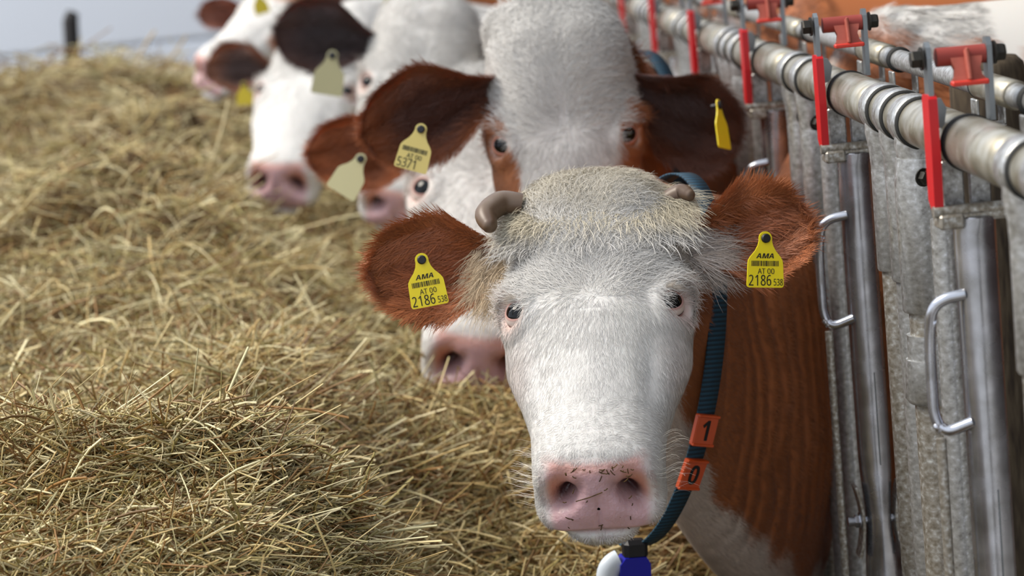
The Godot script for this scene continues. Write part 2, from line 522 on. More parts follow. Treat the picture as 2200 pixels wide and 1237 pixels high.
func headlock(root: Node3D, z: float, k: int, hexm: ArrayMesh) -> void:
	var lk := group("headlock", root, Vector3(RAIL.x, 0, z))
	# the swinging bar: pinched where the pivot bolt goes through
	var st := begin()
	var rings := []
	var n := 46
	for i in n + 1:
		var y := lerpf(1.124, 0.24, float(i) / n)
		var pin := exp(-pow((y - 0.575) / 0.055, 2.0))
		rings.append([y, 0.0246 * (1.0 - 0.26 * pin), 0.0246 * (1.0 + 0.22 * pin)])
	for i in n:
		for q in 28:
			var c := []
			for e in [[i, q], [i + 1, q], [i + 1, q + 1], [i, q + 1]]:
				var a: float = TAU * e[1] / 28.0
				var R: Array = rings[e[0]]
				c.append(Vector3(cos(a) * R[1], R[0], sin(a) * R[2]))
			quad(st, c[0], c[1], c[2], c[3])
	ellipsoid(st, Vector3(0, 1.124, 0), Vector3(0.0246, 0.003, 0.0246), Basis(), 6, 28)
	st.index()
	put("tube", done(st), M.polished, lk)
	# thin seam along the tube
	st = begin()
	tube(st, [Vector3(0.004, 0.80, 0.0252), Vector3(0.004, 0.66, 0.0256)], 0.0007, 6)
	put("weld_seam", done(st), M.plate, lk)
	# pivot bolt and its curved plates
	st = begin()
	tube(st, [Vector3(-0.046, 0.572, 0), Vector3(0.046, 0.572, 0)], 0.006, 14)
	for e in 4:
		tube(st, [Vector3(-0.036 - 0.0028 * e, 0.572, 0), Vector3(-0.0375 - 0.0028 * e, 0.572, 0)], 0.0072, 14)
	bolt(st, Vector3(-0.028, 0.572, 0), Vector3(-1, 0, 0), 0.0105, 0.008)
	put("pivot_bolt", done(st), M.polished, lk)
	for s in [-1.0, 1.0]:
		st = begin()
		for i in 10:
			var a0 := -0.055 + 0.011 * i
			var a1 := a0 + 0.011
			var f := func(a: float) -> float: return 0.0245 + 0.009 * pow(a / 0.055, 2.0)
			box(st, Vector3(s * (f.call(a0) + f.call(a1)) * 0.5, 0.572 + (a0 + a1) * 0.5, 0), Vector3(0.005, 0.0118, 0.034), 0.001, Basis(Vector3(0, 0, 1), -s * atan2(f.call(a1) - f.call(a0), 0.011)))
		put("pivot_plate", done(st), M.old_zinc, lk)
	# a bent round-bar loop welded to the bar, and the rod under it
	st = begin()
	tube(st, rounded([Vector3(-0.018, 1.035, 0.012), Vector3(-0.056, 1.028, 0.004), Vector3(-0.060, 0.985, -0.006), Vector3(-0.060, 0.93, -0.008)], 0.022), 0.0068, 14)
	tube(st, rounded([Vector3(-0.060, 0.935, -0.008), Vector3(-0.060, 0.885, -0.006), Vector3(-0.050, 0.868, 0.0), Vector3(-0.018, 0.882, 0.012)], 0.016), 0.0068, 14)
	put("handle_loop", done(st), M.polished, lk)
	st = begin()
	tube(st, [Vector3(-0.054, 0.862, -0.004), Vector3(-0.054, 0.30, -0.004)], 0.0062, 12)
	put("stop_rod", done(st), M.old_zinc, lk)
	# top fork with its cross bolt
	st = begin()
	box(st, Vector3(0.0, 1.128, 0), Vector3(0.088, 0.016, 0.034), 0.004)
	box(st, Vector3(-0.030, 1.122, 0.004), Vector3(0.030, 0.018, 0.036), 0.003)
	tube(st, [Vector3(-0.05, 1.134, 0.012), Vector3(0.058, 1.134, 0.012)], 0.007, 14)
	put("fork", done(st), M.old_zinc, lk)
	put("bolt", hexm, M.dark_steel, lk, Transform3D(Basis(Vector3.UP, PI / 2).scaled(Vector3.ONE * 1.5), Vector3(0.046, 1.138, 0.022)))
	# red grip on a flat steel arm, standing before the rail
	st = begin()
	slab(st, PackedVector2Array([Vector2(-0.018, 1.146), Vector2(0.004, 1.130), Vector2(0.015, 1.138), Vector2(0.018, 1.20), Vector2(0.016, 1.266), Vector2(0.008, 1.271), Vector2(-0.015, 1.27), Vector2(-0.019, 1.264)]), 0.0105, Transform3D(Basis(Vector3.UP, -PI / 2), Vector3(-0.043, 0, 0)))
	put("grip", done(st), M.red, lk)
	st = begin()
	slab(st, PackedVector2Array([Vector2(-0.011, 1.26), Vector2(0.011, 1.26), Vector2(0.012, 1.312), Vector2(0.009, 1.325), Vector2(0.0, 1.331), Vector2(-0.009, 1.325), Vector2(-0.012, 1.312)]), 0.006, Transform3D(Basis(Vector3.UP, -PI / 2), Vector3(-0.043, 0, 0)))
	put("arm", done(st), M.plate, lk)
	# two plates that hang from the rail, a slot between them
	for e in [-0.018, 0.014]:
		st = begin()
		box(st, Vector3(e, 1.158, -0.02), Vector3(0.026, 0.062, 0.006), 0.002)
		put("hanger_plate", done(st), M.zinc, lk)
	# saddle under the rod and the open channel clips
	var dx := ROD.x - RAIL.x
	st = begin()
	slab(st, PackedVector2Array([Vector2(-0.040, 1.225), Vector2(-0.022, 1.228), Vector2(-0.018, 1.250), Vector2(-0.024, 1.262), Vector2(-0.040, 1.262)]), 0.006, Transform3D(Basis(), Vector3(0.0, 0, -0.03)))
	put("rod_bracket", done(st), M.plate, lk)
	put("seal", ring_mesh(0.0150, 0.0185, 0.012), M.seal, lk, Transform3D(Basis(), Vector3(dx, ROD.y, 0.03)))
	put("rod_sleeve", ring_mesh(0.0150, 0.0178, 0.17), M.rail, lk, Transform3D(Basis(), Vector3(dx, ROD.y, -0.13)))
	put("seal", ring_mesh(0.0150, 0.0182, 0.006), M.seal, lk, Transform3D(Basis(), Vector3(dx, ROD.y, -0.218)))
	put("seal", ring_mesh(0.0312, 0.0340, 0.014), M.seal, lk, Transform3D(Basis(), Vector3(0, RAIL.y, 0.004)))
	put("rail_sleeve", ring_mesh(0.0304, 0.0322, 0.24), M.rail, lk, Transform3D(Basis(), Vector3(0, RAIL.y, 0.13)))
	for e in [0.05, -0.19]:
		st = begin()
		var y := ROD.y - 0.031
		box(st, Vector3(dx - 0.0165, y, 0), Vector3(0.004, 0.034, 0.03), 0.001)
		box(st, Vector3(dx + 0.0165, y, 0), Vector3(0.004, 0.034, 0.03), 0.001)
		box(st, Vector3(dx, y - 0.016, 0), Vector3(0.037, 0.004, 0.03), 0.001)
		put("channel_clip", done(st), M.zinc, lk, Transform3D(Basis(), Vector3(0, 0, e)))
	# the faded red pawl between the arm and one more steel ear
	st = begin()
	slab(st, PackedVector2Array([Vector2(-0.011, 1.235), Vector2(0.011, 1.235), Vector2(0.011, 1.322), Vector2(0.006, 1.331), Vector2(-0.006, 1.331), Vector2(-0.011, 1.322)]), 0.006, Transform3D(Basis(Vector3.UP, -PI / 2), Vector3(0.0275, 0, 0)))
	put("ear_plate", done(st), M.plate, lk)
	st = begin()
	tube(st, [Vector3(-0.033, 1.312, 0), Vector3(0.024, 1.312, 0)], 0.0112, 22)
	put("pawl_barrel", done(st), M.pawl_barrel, lk)
	st = begin()
	var cx := 0.0
	var yk := [1.314, 1.306, 1.298, 1.290, 1.2835]
	var hw := [0.019, 0.0175, 0.0145, 0.016, 0.021]
	for i in 4:
		var a := [Vector3(cx - hw[i], yk[i], 0.010 + 0.003 * i), Vector3(cx + hw[i], yk[i], 0.010 + 0.003 * i), Vector3(cx + hw[i + 1], yk[i + 1], 0.013 + 0.003 * i), Vector3(cx - hw[i + 1], yk[i + 1], 0.013 + 0.003 * i)]
		var b := a.map(func(v): return v - Vector3(0, 0.002, 0.011))
		st.set_smooth_group(-1)
		quad(st, a[0], a[1], a[2], a[3])
		quad(st, b[3], b[2], b[1], b[0])
		quad(st, a[1], b[1], b[2], a[2])
		quad(st, b[0], a[0], a[3], b[3])
		st.set_smooth_group(0)
	box(st, Vector3(cx, 1.302, 0.017), Vector3(0.005, 0.038, 0.014), 0.0015, Basis(Vector3.RIGHT, -0.30))
	put("pawl", done(st), M.faded_red, lk)
	st = begin()
	box(st, Vector3(cx, 1.282, 0.022), Vector3(0.043, 0.006, 0.014), 0.0015)
	put("pawl_lip", done(st), M.lip_red, lk)
	for e in [[-0.049, -1.0], [0.034, 1.0]]:
		put("bolt", hexm, M.dark_steel, lk, Transform3D(Basis(Vector3.UP, PI / 2 * e[1]).scaled(Vector3.ONE * 1.15), Vector3(e[0], 1.312, 0)))

# ------------------------------------------------------------------ the hay
var lumps := FastNoiseLite.new()
var fine := FastNoiseLite.new()

func hay_height(x: float, z: float) -> float:
	var d := -z
	var y := 0.755 + 0.034 * (d - 3.0)
	# the far end of the bank rises to a last crest and falls behind it
	var last := smoothstep(6.6, 8.2, d) * (1.0 - smoothstep(8.5, 9.6, d))
	y += 0.17 * last * smoothstep(-1.75, -1.2, x + 0.05 * d - 0.42) * (1.0 - smoothstep(-0.95, -0.42, x))
	y -= 0.55 * smoothstep(8.6, 9.8, d)
	# lower on the side where the cows have eaten
	var eaten := smoothstep(-0.30 + 0.06 * smoothstep(4.8, 5.6, d), 0.06 - 0.06 * smoothstep(4.8, 5.6, d), x + 0.10 * lumps.get_noise_2d(x * 0.4 + 9.0, z * 0.7) + 0.16 * maxf(0.0, d - 4.7)) * (1.0 - smoothstep(7.0, 8.0, d))
	var low := lerpf(0.43, 0.62, smoothstep(3.7, 4.4, d)) + 0.06 * (clampf(d, 4.4, 6.3) - 4.4)
	y = lerpf(y, minf(low, y), eaten)
	y -= 0.20 * smoothstep(0.24, 0.40, x) * (1.0 - smoothstep(4.4, 5.0, d))
	# the heap in front: a crest across the picture, steep before it and hollow behind
	var crest := 3.43 + 0.05 * sin(x * 6.0 + 1.0) + 0.05 * lumps.get_noise_2d(x * 2.0, 3.0)
	var along := 1.0 - smoothstep(-0.16, 0.07, x)
	var up := (0.45 * smoothstep(crest - 0.50, crest - 0.12, d) + 0.55 * smoothstep(crest - 0.17, crest, d)) * (1.0 - smoothstep(crest + 0.01, crest + 0.16, d))
	y += (0.145 * up - 0.035 - 0.05 * smoothstep(crest, crest + 0.15, d) * (1.0 - smoothstep(crest + 0.15, crest + 0.6, d)) - 0.045 * (1.0 - smoothstep(2.9, 3.30, d))) * along
	y += 0.11 * exp(-pow((x + 0.66 + 0.06 * (d - 6.0)) / 0.26, 2.0)) * smoothstep(4.8, 5.6, d) * (1.0 - smoothstep(6.8, 7.6, d))
	# tumbled lumps, higher further back
	var calm := (1.0 - 0.6 * last) * (1.0 - 0.5 * eaten)
	y += (0.045 + 0.085 * smoothstep(4.0, 6.5, d)) * lumps.get_noise_2d(x, z) * calm
	y += (0.034 + 0.06 * smoothstep(4.4, 5.6, d) * calm) * lumps.get_noise_2d(x * 2.7 + 40.0, z * 2.7)
	y += 0.020 * fine.get_noise_2d(x, z)
	return y

func hay() -> void:
	lumps.seed = 77; lumps.frequency = 1.1; lumps.fractal_octaves = 3
	fine.seed = 5; fine.frequency = 14.0; fine.fractal_octaves = 2
	var root := thing("hay_bank")
	tag(root, "long bank of loose dry hay heaped before the cows' muzzles", "hay", "", "stuff")
	# body of the bank: rows close together near the camera, wider apart behind
	var st := begin()
	var rows := []
	var d := 1.9
	while d < 12.8:
		rows.append(d)
		d += 0.02 * maxf(1.0, d / 3.2)
	var cols := 110
	var grid := []
	for r in rows:
		var line := PackedVector3Array()
		for c in cols + 1:
			var x := lerpf(-1.15 - 0.16 * r, 0.66, pow(float(c) / cols, 0.75))
			line.append(Vector3(x, hay_height(x, -r), -r))
		grid.append(line)
	for i in grid.size() - 1:
		var a: PackedVector3Array = grid[i]
		var b: PackedVector3Array = grid[i + 1]
		for c in cols:
			quad(st, a[c], b[c], b[c + 1], a[c + 1])
	st.index()
	var base := put("hay_body", done(st), M.hay_base, root)
	tag(base, "", "", "", "stuff")
	# loose stems and blades
	var kinds := []
	for v in 6: kinds.append(stem_mesh(v))
	var tones := [Color(0.74, 0.63, 0.40), Color(0.84, 0.76, 0.54), Color(0.64, 0.58, 0.35), Color(0.55, 0.40, 0.20), Color(0.80, 0.74, 0.57), Color(0.46, 0.34, 0.17), Color(0.92, 0.87, 0.68), Color(0.60, 0.56, 0.38)]
	for v in kinds.size():
		var count := 42000
		var buf := PackedFloat32Array()
		buf.resize(count * 16)
		for i in count:
			# nearer ground gets more stems; each patch of the picture about as many
			var u := rng.randf()
			var dd := 2.7 / (1.0 - u * 0.71) if i % 2 else rng.randf_range(2.6, 4.4)
			var span := 0.30 * dd
			var x := -0.055 * dd + (rng.randf_range(-0.19, 0.19) if i % 7 else rng.randf_range(-0.36, -0.19)) * dd
			x = minf(x, 0.66)
			var far := dd / 3.2
			var y := hay_height(x, -dd) + rng.randf_range(-0.022, 0.016) * minf(far, 1.6)
			var yaw := TAU * lumps.get_noise_2d(x * 1.7 + 5.0, dd * 1.7) * 1.3 + rng.randfn(0.0, 1.1)
			var pitch := rng.randfn(0.0, 0.34)
			if rng.randf() < 0.03: pitch = rng.randf_range(0.5, 1.25)
			var len := rng.randf_range(0.04, 0.17) * (1.0 if rng.randf() < 0.9 else 1.8) * minf(pow(far, 0.5), 1.9)
			var wid := rng.randf_range(0.35, 1.05) * minf(pow(far, 0.6), 2.0)
			var b := Basis(Vector3.UP, yaw) * Basis(Vector3.RIGHT, pitch) * Basis(Vector3(0, 0, 1), rng.randf() * TAU)
			b = b * Basis.from_scale(Vector3(wid, wid, len))
			var c: Color = tones[rng.randi() % tones.size()]
			var g := rng.randf_range(0.72, 1.12)
			pack(buf, i, b, Vector3(x, y, -dd), c.srgb_to_linear() * g)
		scatter("loose_stems", kinds[v], M.straw, root, buf, count)
	# a few thick stalks that stick out of the crest
	var named := [[-0.30, -3.43, 0.9, 0.9, 0.16], [-0.12, -3.46, -0.55, 0.28, 0.15], [-0.06, -3.5, 0.3, 1.25, 0.09], [-0.05, -3.52, 0.1, 1.3, 0.12], [-0.03, -3.5, 0.4, 1.2, 0.08], [0.0, -3.52, -0.7, 1.0, 0.1], [-0.47, -3.2, 2.2, 0.1, 0.22], [-0.33, -3.05, 2.35, 0.05, 0.26], [-0.2, -3.2, -0.9, 0.1, 0.16]]
	for e in named:
		var s2 := begin()
		var dir := Basis(Vector3(0, 0, 1), e[3]) * Vector3(1, 0, 0)
		dir = Basis(Vector3.UP, e[2]) * dir
		var p0 := Vector3(e[0], hay_height(e[0], e[1]) - 0.005, e[1])
		var pts := []
		for k in 5:
			pts.append(p0 + dir * e[4] * k / 4.0 + Vector3(0, -0.012 * pow(k / 4.0, 2.0), 0))
		tube(s2, pts, [0.0022, 0.0022, 0.0021, 0.0020, 0.0017], 8)
		put("stalk", done(s2), M.stalk, root)

func stem_mesh(v: int) -> ArrayMesh:
	var r := RandomNumberGenerator.new()
	r.seed = 900 + v
	var st := begin()
	var pts := []
	var n := 6
	var bend := r.randf_range(-0.5, 0.5) * (2.2 if v == 2 or v == 5 else 1.0)
	var kink := r.randf_range(0.15, 0.5) if v % 2 else 0.0
	for k in n + 1:
		var t := float(k) / n - 0.5
		pts.append(Vector3(bend * 22.0 * (0.25 - t * t) * 0.02 / 0.0016 * 0.5, (kink * maxf(0.0, t) * 0.05 / 0.0016), t))
	# the cross-section is in metres, the length one unit: the copies scale it
	var wide := 0.0016 if v < 3 else 0.0011
	var flat := 1.0 if v < 3 else 2.0
	var rings := []
	for k in n + 1:
		var c: Vector3 = pts[k]
		c = Vector3(c.x * 0.0016, c.y * 0.0016, c.z)
		var ring := []
		var taper := 1.0 - 0.5 * pow(float(k) / n, 2.0)
		for q in 4:
			var a := TAU * q / 4.0
			ring.append(c + Vector3(cos(a) * wide * flat * taper, sin(a) * wide / flat * taper, 0))
		rings.append(ring)
	for k in n:
		for q in 4:
			var l := (q + 1) % 4
			quad(st, rings[k][q], rings[k + 1][q], rings[k + 1][l], rings[k][l])
	return done(st)

func pack(buf: PackedFloat32Array, i: int, b: Basis, o: Vector3, c: Color) -> void:
	var j := i * 16
	buf[j] = b.x.x; buf[j + 1] = b.y.x; buf[j + 2] = b.z.x; buf[j + 3] = o.x
	buf[j + 4] = b.x.y; buf[j + 5] = b.y.y; buf[j + 6] = b.z.y; buf[j + 7] = o.y
	buf[j + 8] = b.x.z; buf[j + 9] = b.y.z; buf[j + 10] = b.z.z; buf[j + 11] = o.z
	buf[j + 12] = c.r; buf[j + 13] = c.g; buf[j + 14] = c.b; buf[j + 15] = 1.0

func scatter(called: String, mesh: Mesh, mat: Material, parent: Node, buf: PackedFloat32Array, count: int) -> void:
	if count == 0: return
	var mm := MultiMesh.new()
	mm.transform_format = MultiMesh.TRANSFORM_3D
	mm.use_colors = true
	mm.mesh = mesh
	mm.instance_count = count
	mm.buffer = buf
	var o := MultiMeshInstance3D.new()
	o.name = called
	o.multimesh = mm
	o.material_override = mat
	o.set_meta("kind", "stuff")
	parent.add_child(o, true)

# ------------------------------------------------------------------ cows
# A cow is one skin from the muzzle over the neck to the rump: rings along a spine, each a pair of half super-ellipses.
# Head axes: x to the cow's left, y from the muzzle to the poll, z out of the face; the origin lies between the eyes.
# Head rings: y, z, tilt, half width, height towards the face, depth towards the jaw, roundness of either half.
const HEAD := [
	[-0.296, -0.062, 25, 0.002, 0.002, 0.002, 2.0, 2.0],
	[-0.295, -0.062, 25, 0.036, 0.030, 0.030, 2.2, 2.2],
	[-0.290, -0.062, 25, 0.062, 0.052, 0.060, 2.4, 2.4],
	[-0.276, -0.064, 25, 0.079, 0.066, 0.078, 2.6, 2.5],
	[-0.254, -0.065, 22, 0.0865, 0.068, 0.083, 2.6, 2.5],
	[-0.222, -0.065, 15, 0.0885, 0.064, 0.076, 2.4, 2.4],
	[-0.180, -0.067, 8, 0.0915, 0.063, 0.067, 2.2, 2.3],
	[-0.140, -0.071, 3, 0.102, 0.067, 0.076, 2.1, 2.3],
	[-0.100, -0.077, 0, 0.114, 0.074, 0.086, 2.1, 2.3],
	[-0.060, -0.084, 0, 0.123, 0.083, 0.100, 2.2, 2.2],
	[-0.020, -0.088, 0, 0.128, 0.089, 0.112, 2.4, 2.1],
	[0.020, -0.090, 0, 0.130, 0.093, 0.118, 2.6, 2.0],
	[0.060, -0.090, 0, 0.127, 0.097, 0.126, 2.6, 2.0],
	[0.105, -0.090, 8, 0.123, 0.099, 0.122, 2.5, 2.0],
	[0.150, -0.100, 24, 0.118, 0.100, 0.112, 2.4, 2.0],
	[0.182, -0.130, 50, 0.110, 0.092, 0.115, 2.2, 2.0],
]
const EYE := Vector3(0.0970, -0.004, -0.0360)
const PAD := Vector3(0, -0.268, -0.063)

func bell(d: float, r: float) -> float:
	return exp(-(d * d) / (r * r))

# how the skull and the soft parts stand off the rings (head axes)
func features(p: Vector3, out: Vector3) -> Vector3:
	var ax := absf(p.x)
	var sg := 1.0 if p.x >= 0.0 else -1.0
	var o := Vector3.ZERO
	if p.y > -0.12:
		# rim of the orbit, hollow for the eye, hollow above the eye, crest of the cheek
		var e := Vector3(ax, p.y, p.z)
		var d1 := e.distance_to(Vector3(0.115, -0.004, -0.030))
		o += out * (0.0085 * bell(d1 - 0.028, 0.014) - 0.012 * bell(d1, 0.0150))
		o += out * 0.007 * bell(e.distance_to(Vector3(0.118, 0.030, -0.026)), 0.026)
		o -= out * 0.006 * bell(e.distance_to(Vector3(0.105, 0.080, -0.025)), 0.030)
		o += out * 0.005 * bell(e.distance_to(Vector3(0.112, -0.072, -0.075)), 0.035)
		o += out * 0.008 * bell(e.distance_to(Vector3(0.045, 0.165, -0.03)), 0.05)
		o -= out * 0.004 * bell(e.distance_to(Vector3(0.0, 0.03, 0.0)), 0.04)
	if p.y < -0.02 and p.z > -0.08:
		o -= out * 0.0045 * bell(ax - 0.078, 0.018) * bell(p.y + 0.12, 0.06)
		o += Vector3(0, 0, 0.003) * bell(ax, 0.03) * bell(p.y + 0.12, 0.09)
	if p.y < -0.13:
		var r := p - PAD
		var q := r.y * 0.4226 + r.z * 0.9063
		var t := r.y * 0.9063 - r.z * 0.4226
		var inward := Vector3(0, 0.9063, -0.4226)
		# mouth: a crease that runs back to the corner; the lip below it stands back
		var mq := -0.050 - 0.006 * (ax / 0.08) * (ax / 0.08) - 0.10 * maxf(0.0, t - 0.035)
		var front := 1.0 - smoothstep(0.05, 0.11, t)
		o += -out * 0.010 * bell(q - mq, 0.0045) * front
		if q < mq:
			var w := smoothstep(0.0, 0.006, mq - q) * front
			o += inward * 0.002 * w * (1.0 - smoothstep(0.0, 0.05, t))
			o.x -= p.x * 0.24 * w
		# side lips hang a little over
		o.x += sg * 0.004 * bell(q + 0.032, 0.020) * smoothstep(0.03, 0.07, ax) * front
		if t < 0.035:
			# nostril: a shallow wing and a deep slit beside the nose plate
			var a := Vector2(ax - 0.0545, q - 0.014).rotated(-0.62)
			var wing := exp(-pow(a.x / 0.0165, 2.0) - pow(a.y / 0.034, 2.0))
			var b := Vector2(ax - 0.0425, q - 0.004).rotated(-0.75)
			var slit := exp(-pow(b.x / 0.0110, 2.0) - pow(b.y / 0.0225, 2.0))
			o += inward * (0.0150 * wing + 0.036 * slit)
			o.x -= sg * 0.006 * slit
			# rim of the plate, groove down its middle
			o -= inward * 0.0080 * bell(ax - 0.0310, 0.0065) * bell(q - 0.014, 0.016)
			o += inward * 0.0026 * bell(ax, 0.0035) * (1.0 - smoothstep(-0.005, 0.018, q))
			o -= inward * 0.003 * bell(ax - 0.020, 0.014) * bell(q + 0.020, 0.015)
	return o

# colour of the nose plate and the bare skin; alpha says how bare (1 = no hair)
func bare(p: Vector3, white: Color) -> Color:
	var ax := absf(p.x)
	var c := white
	var bald := 0.0
	var e := Vector3(ax, p.y, p.z).distance_to(Vector3(0.113, -0.006, -0.030))
	var rim := 1.0 - smoothstep(0.018, 0.034, e)
	c = c.lerp(Color(0.56, 0.33, 0.27), 0.6 * rim)
	bald = maxf(bald, 1.0 - smoothstep(0.016, 0.026, e))
	if p.y < -0.19:
		var r := p - PAD
		var q := r.y * 0.4226 + r.z * 0.9063
		var t := r.y * 0.9063 - r.z * 0.4226
		if t < 0.05:
			var edge := 0.062 - 0.25 * maxf(0.0, q - 0.03) - 0.10 * maxf(0.0, -q - 0.01)
			var low := smoothstep(-0.056, -0.050, q)
			var in_pad := (1.0 - smoothstep(edge - 0.004, edge + 0.016, ax)) * low * (1.0 - smoothstep(0.050, 0.062, q))
			var pink := Color(0.54, 0.345, 0.36)
			var a := Vector2(ax - 0.0560, q - 0.014).rotated(-0.62)
			var wing := exp(-pow(a.x / 0.0175, 2.0) - pow(a.y / 0.034, 2.0))
			pink = pink.lerp(Color(0.56, 0.25, 0.17), minf(1.0, 1.1 * wing))
			pink = pink.lerp(Color(0.66, 0.36, 0.28), 0.6 * smoothstep(0.036, 0.050, q))
			var b := Vector2(ax - 0.0425, q - 0.004).rotated(-0.75)
			var slit := exp(-pow(b.x / 0.0090, 2.0) - pow(b.y / 0.0190, 2.0))
			pink = pink.lerp(Color(0.055, 0.018, 0.018), minf(1.0, 1.4 * slit))
			c = c.lerp(pink, in_pad)
			bald = maxf(bald, smoothstep(0.25, 0.7, in_pad))
	c.a = bald
	return c

func eased(a: float, b: float, c: float, d: float, t: float) -> float:
	return 0.5 * ((2.0 * b) + (c - a) * t + (2.0 * a - 5.0 * b + 4.0 * c - d) * t * t + (3.0 * b - a - 3.0 * c + d) * t * t * t)

func half(v: float, n: float) -> float:
	return signf(v) * pow(absf(v), 2.0 / n)

# K: the description of one cow (see herd)
func cow(K: Dictionary) -> Node3D:
	var H: Transform3D = K.head
	var sc: float = H.basis.x.length()
	var root := thing("cow")
	tag(root, K.label, "cow", "cows feeding at the fence")
	var HB := H.basis.orthonormalized()
	var org := []; var quats := []; var par := []
	for r in HEAD:
		var a := deg_to_rad(r[2])
		var b := Basis(Vector3(1, 0, 0), Vector3(0, cos(a), -sin(a)), Vector3(0, sin(a), cos(a)))
		org.append(H * Vector3(0, r[0], r[1]))
		quats.append((HB * b).get_rotation_quaternion())
		par.append([r[3] * sc, r[4] * sc, r[5] * sc, r[6], r[7]])
	# neck and trunk: point, half width, height, depth
	for n in K.neck:
		var t: Vector3 = n[4]
		t = t.normalized()
		var up := Vector3.UP
		if n.size() > 5: up = n[5]
		var nn := (up - t * up.dot(t)).normalized()
		org.append(n[0])
		quats.append(Basis(t.cross(nn), t, nn).get_rotation_quaternion())
		par.append([n[1], n[2], n[3], 2.0, 2.0])
	for i in range(1, quats.size()):
		if (quats[i] as Quaternion).dot(quats[i - 1]) < 0.0: quats[i] = -(quats[i] as Quaternion)
	# rings
	var sides: int = K.get("sides", 112)
	var fine_: float = K.get("fine", 0.0042)
	var inv := H.affine_inverse()
	var P := []; var S := PackedFloat32Array(); var HL := []; var C := []; var F := []
	var n := org.size()
	for i in n - 1:
		var len: float = (org[i] as Vector3).distance_to(org[i + 1]) + absf(par[i][0] - par[i + 1][0])
		var step := fine_ if i < HEAD.size() - 1 else (0.0065 if i < HEAD.size() + 2 and K.has("folds") else (0.012 if i < HEAD.size() + 2 else 0.05))
		var m := maxi(1, int(ceil(len / step)))
		for k in m + (1 if i == n - 2 else 0):
			var t := float(k) / m
			var h := maxi(i - 1, 0); var j := i + 1; var l := mini(i + 2, n - 1)
			var o := Vector3(eased(org[h].x, org[i].x, org[j].x, org[l].x, t), eased(org[h].y, org[i].y, org[j].y, org[l].y, t), eased(org[h].z, org[i].z, org[j].z, org[l].z, t))
			var qa: Quaternion = quats[i]
			var B := Basis(qa.slerp(quats[j], t))
			var v := []
			for e in 5: v.append(maxf(0.001, eased(par[h][e], par[i][e], par[j][e], par[l][e], t)))
			var s := i + t
			var ring := PackedVector3Array(); var hl := PackedVector3Array(); var col := PackedColorArray()
			ring.resize(sides); hl.resize(sides); col.resize(sides)
			for q in sides:
				var a := TAU * q / sides
				var ca := cos(a); var sa := sin(a)
				var nn: float = v[3] if ca >= 0 else v[4]
				var p = o + B.x * (half(sa, nn) * v[0]) + B.z * (half(ca, nn) * (v[1] if ca >= 0 else v[2]))
				var pl = inv * p
				if s < 15.5:
					var outw = (HB.transposed() * (B.x * sa / v[0] + B.z * ca / (v[1] if ca >= 0 else v[2]))).normalized()
					if s < 4.0: outw = outw.lerp(-Vector3(0, 0.9063, -0.4226), clampf((4.0 - s) / 2.0, 0.0, 1.0)).normalized()
					pl += features(pl, outw)
					p = H * pl
				elif K.has("folds") and s < 20.0:
					var along := (p - K.folds[0] as Vector3).dot(K.folds[1])
					var wob := 0.016 * sin(p.y * 7.0) + 0.005 * sin(p.y * 17.0 + 2.0)
					var nz := blot.get_noise_3dv(p * 0.55)
					var f := pow(absf(sin((along + wob + 0.022 * nz) * PI / 0.040 + 0.9 * sin(along * 23.0))), 0.55) * (0.65 + 0.7 * blot.get_noise_3dv(p * 0.3 + Vector3(4, 0, 0)))
					p += (B.x * sa + B.z * ca) * 0.030 * (f - 0.5) * smoothstep(16.1, 16.6, s) * smoothstep(-0.4, 0.4, sa) * smoothstep(0.46, 0.68, p.y)
				ring[q] = p; hl[q] = pl
				col[q] = K.coat.call(pl, s, a, p)
			P.append(ring); S.append(s); HL.append(hl); C.append(col)
			F.append([o, B, v])
	var N := grid_normals(P, true)
	var st := begin(); var sn := begin()
	skin(st, sn, P, N, C, true, S)
	# legs
	for L in K.get("legs", []): leg(st, L, K.coat)
	# ears
	var ears := []
	for E in K.ears:
		ears.append(ear(st, H, sc, E))
	# lids
	for sg in [-1.0, 1.0]: lids(st, H, sc, sg, K)
	var mesh := st.commit()
	put("body", mesh, M.hide, root)
	put("nose", sn.commit(), M.nose, root)
	for sg in [-1.0, 1.0]: eye(root, H, sc, sg, K)
	# hair
	var bufs := {}
	fur(bufs, K, P, N, C, S, HL, F)
	for e in ears.size(): ear_fur(bufs, ears[e], K.ears[e], K.get("hair", 1.0))
	if K.has("extra_hair"): K.extra_hair.call(bufs, H, K)
	for kind in bufs:
		var arr: Array = bufs[kind]
		var buf := PackedFloat32Array()
		buf.resize(arr.size() * 16)
		for i in arr.size(): pack(buf, i, arr[i][0], arr[i][1], arr[i][2])
		scatter("coat_hair", tuft(kind), M.hair, root, buf, arr.size())
	K.rings = P; K.ring_s = S; K.frames = F; K.ear_grids = ears
	return root

func grid_normals(P: Array, closed: bool) -> Array:
	var N := []
	for i in P.size():
		var a: PackedVector3Array = P[maxi(i - 1, 0)]
		var b: PackedVector3Array = P[mini(i + 1, P.size() - 1)]
		var r: PackedVector3Array = P[i]
		var m := r.size()
		var out := PackedVector3Array(); out.resize(m)
		for q in m:
			var l := (q + 1) % m if closed else mini(q + 1, m - 1)
			var k := (q - 1 + m) % m if closed else maxi(q - 1, 0)
			out[q] = (r[l] - r[k]).cross(b[q] - a[q]).normalized()
		N.append(out)
	return N

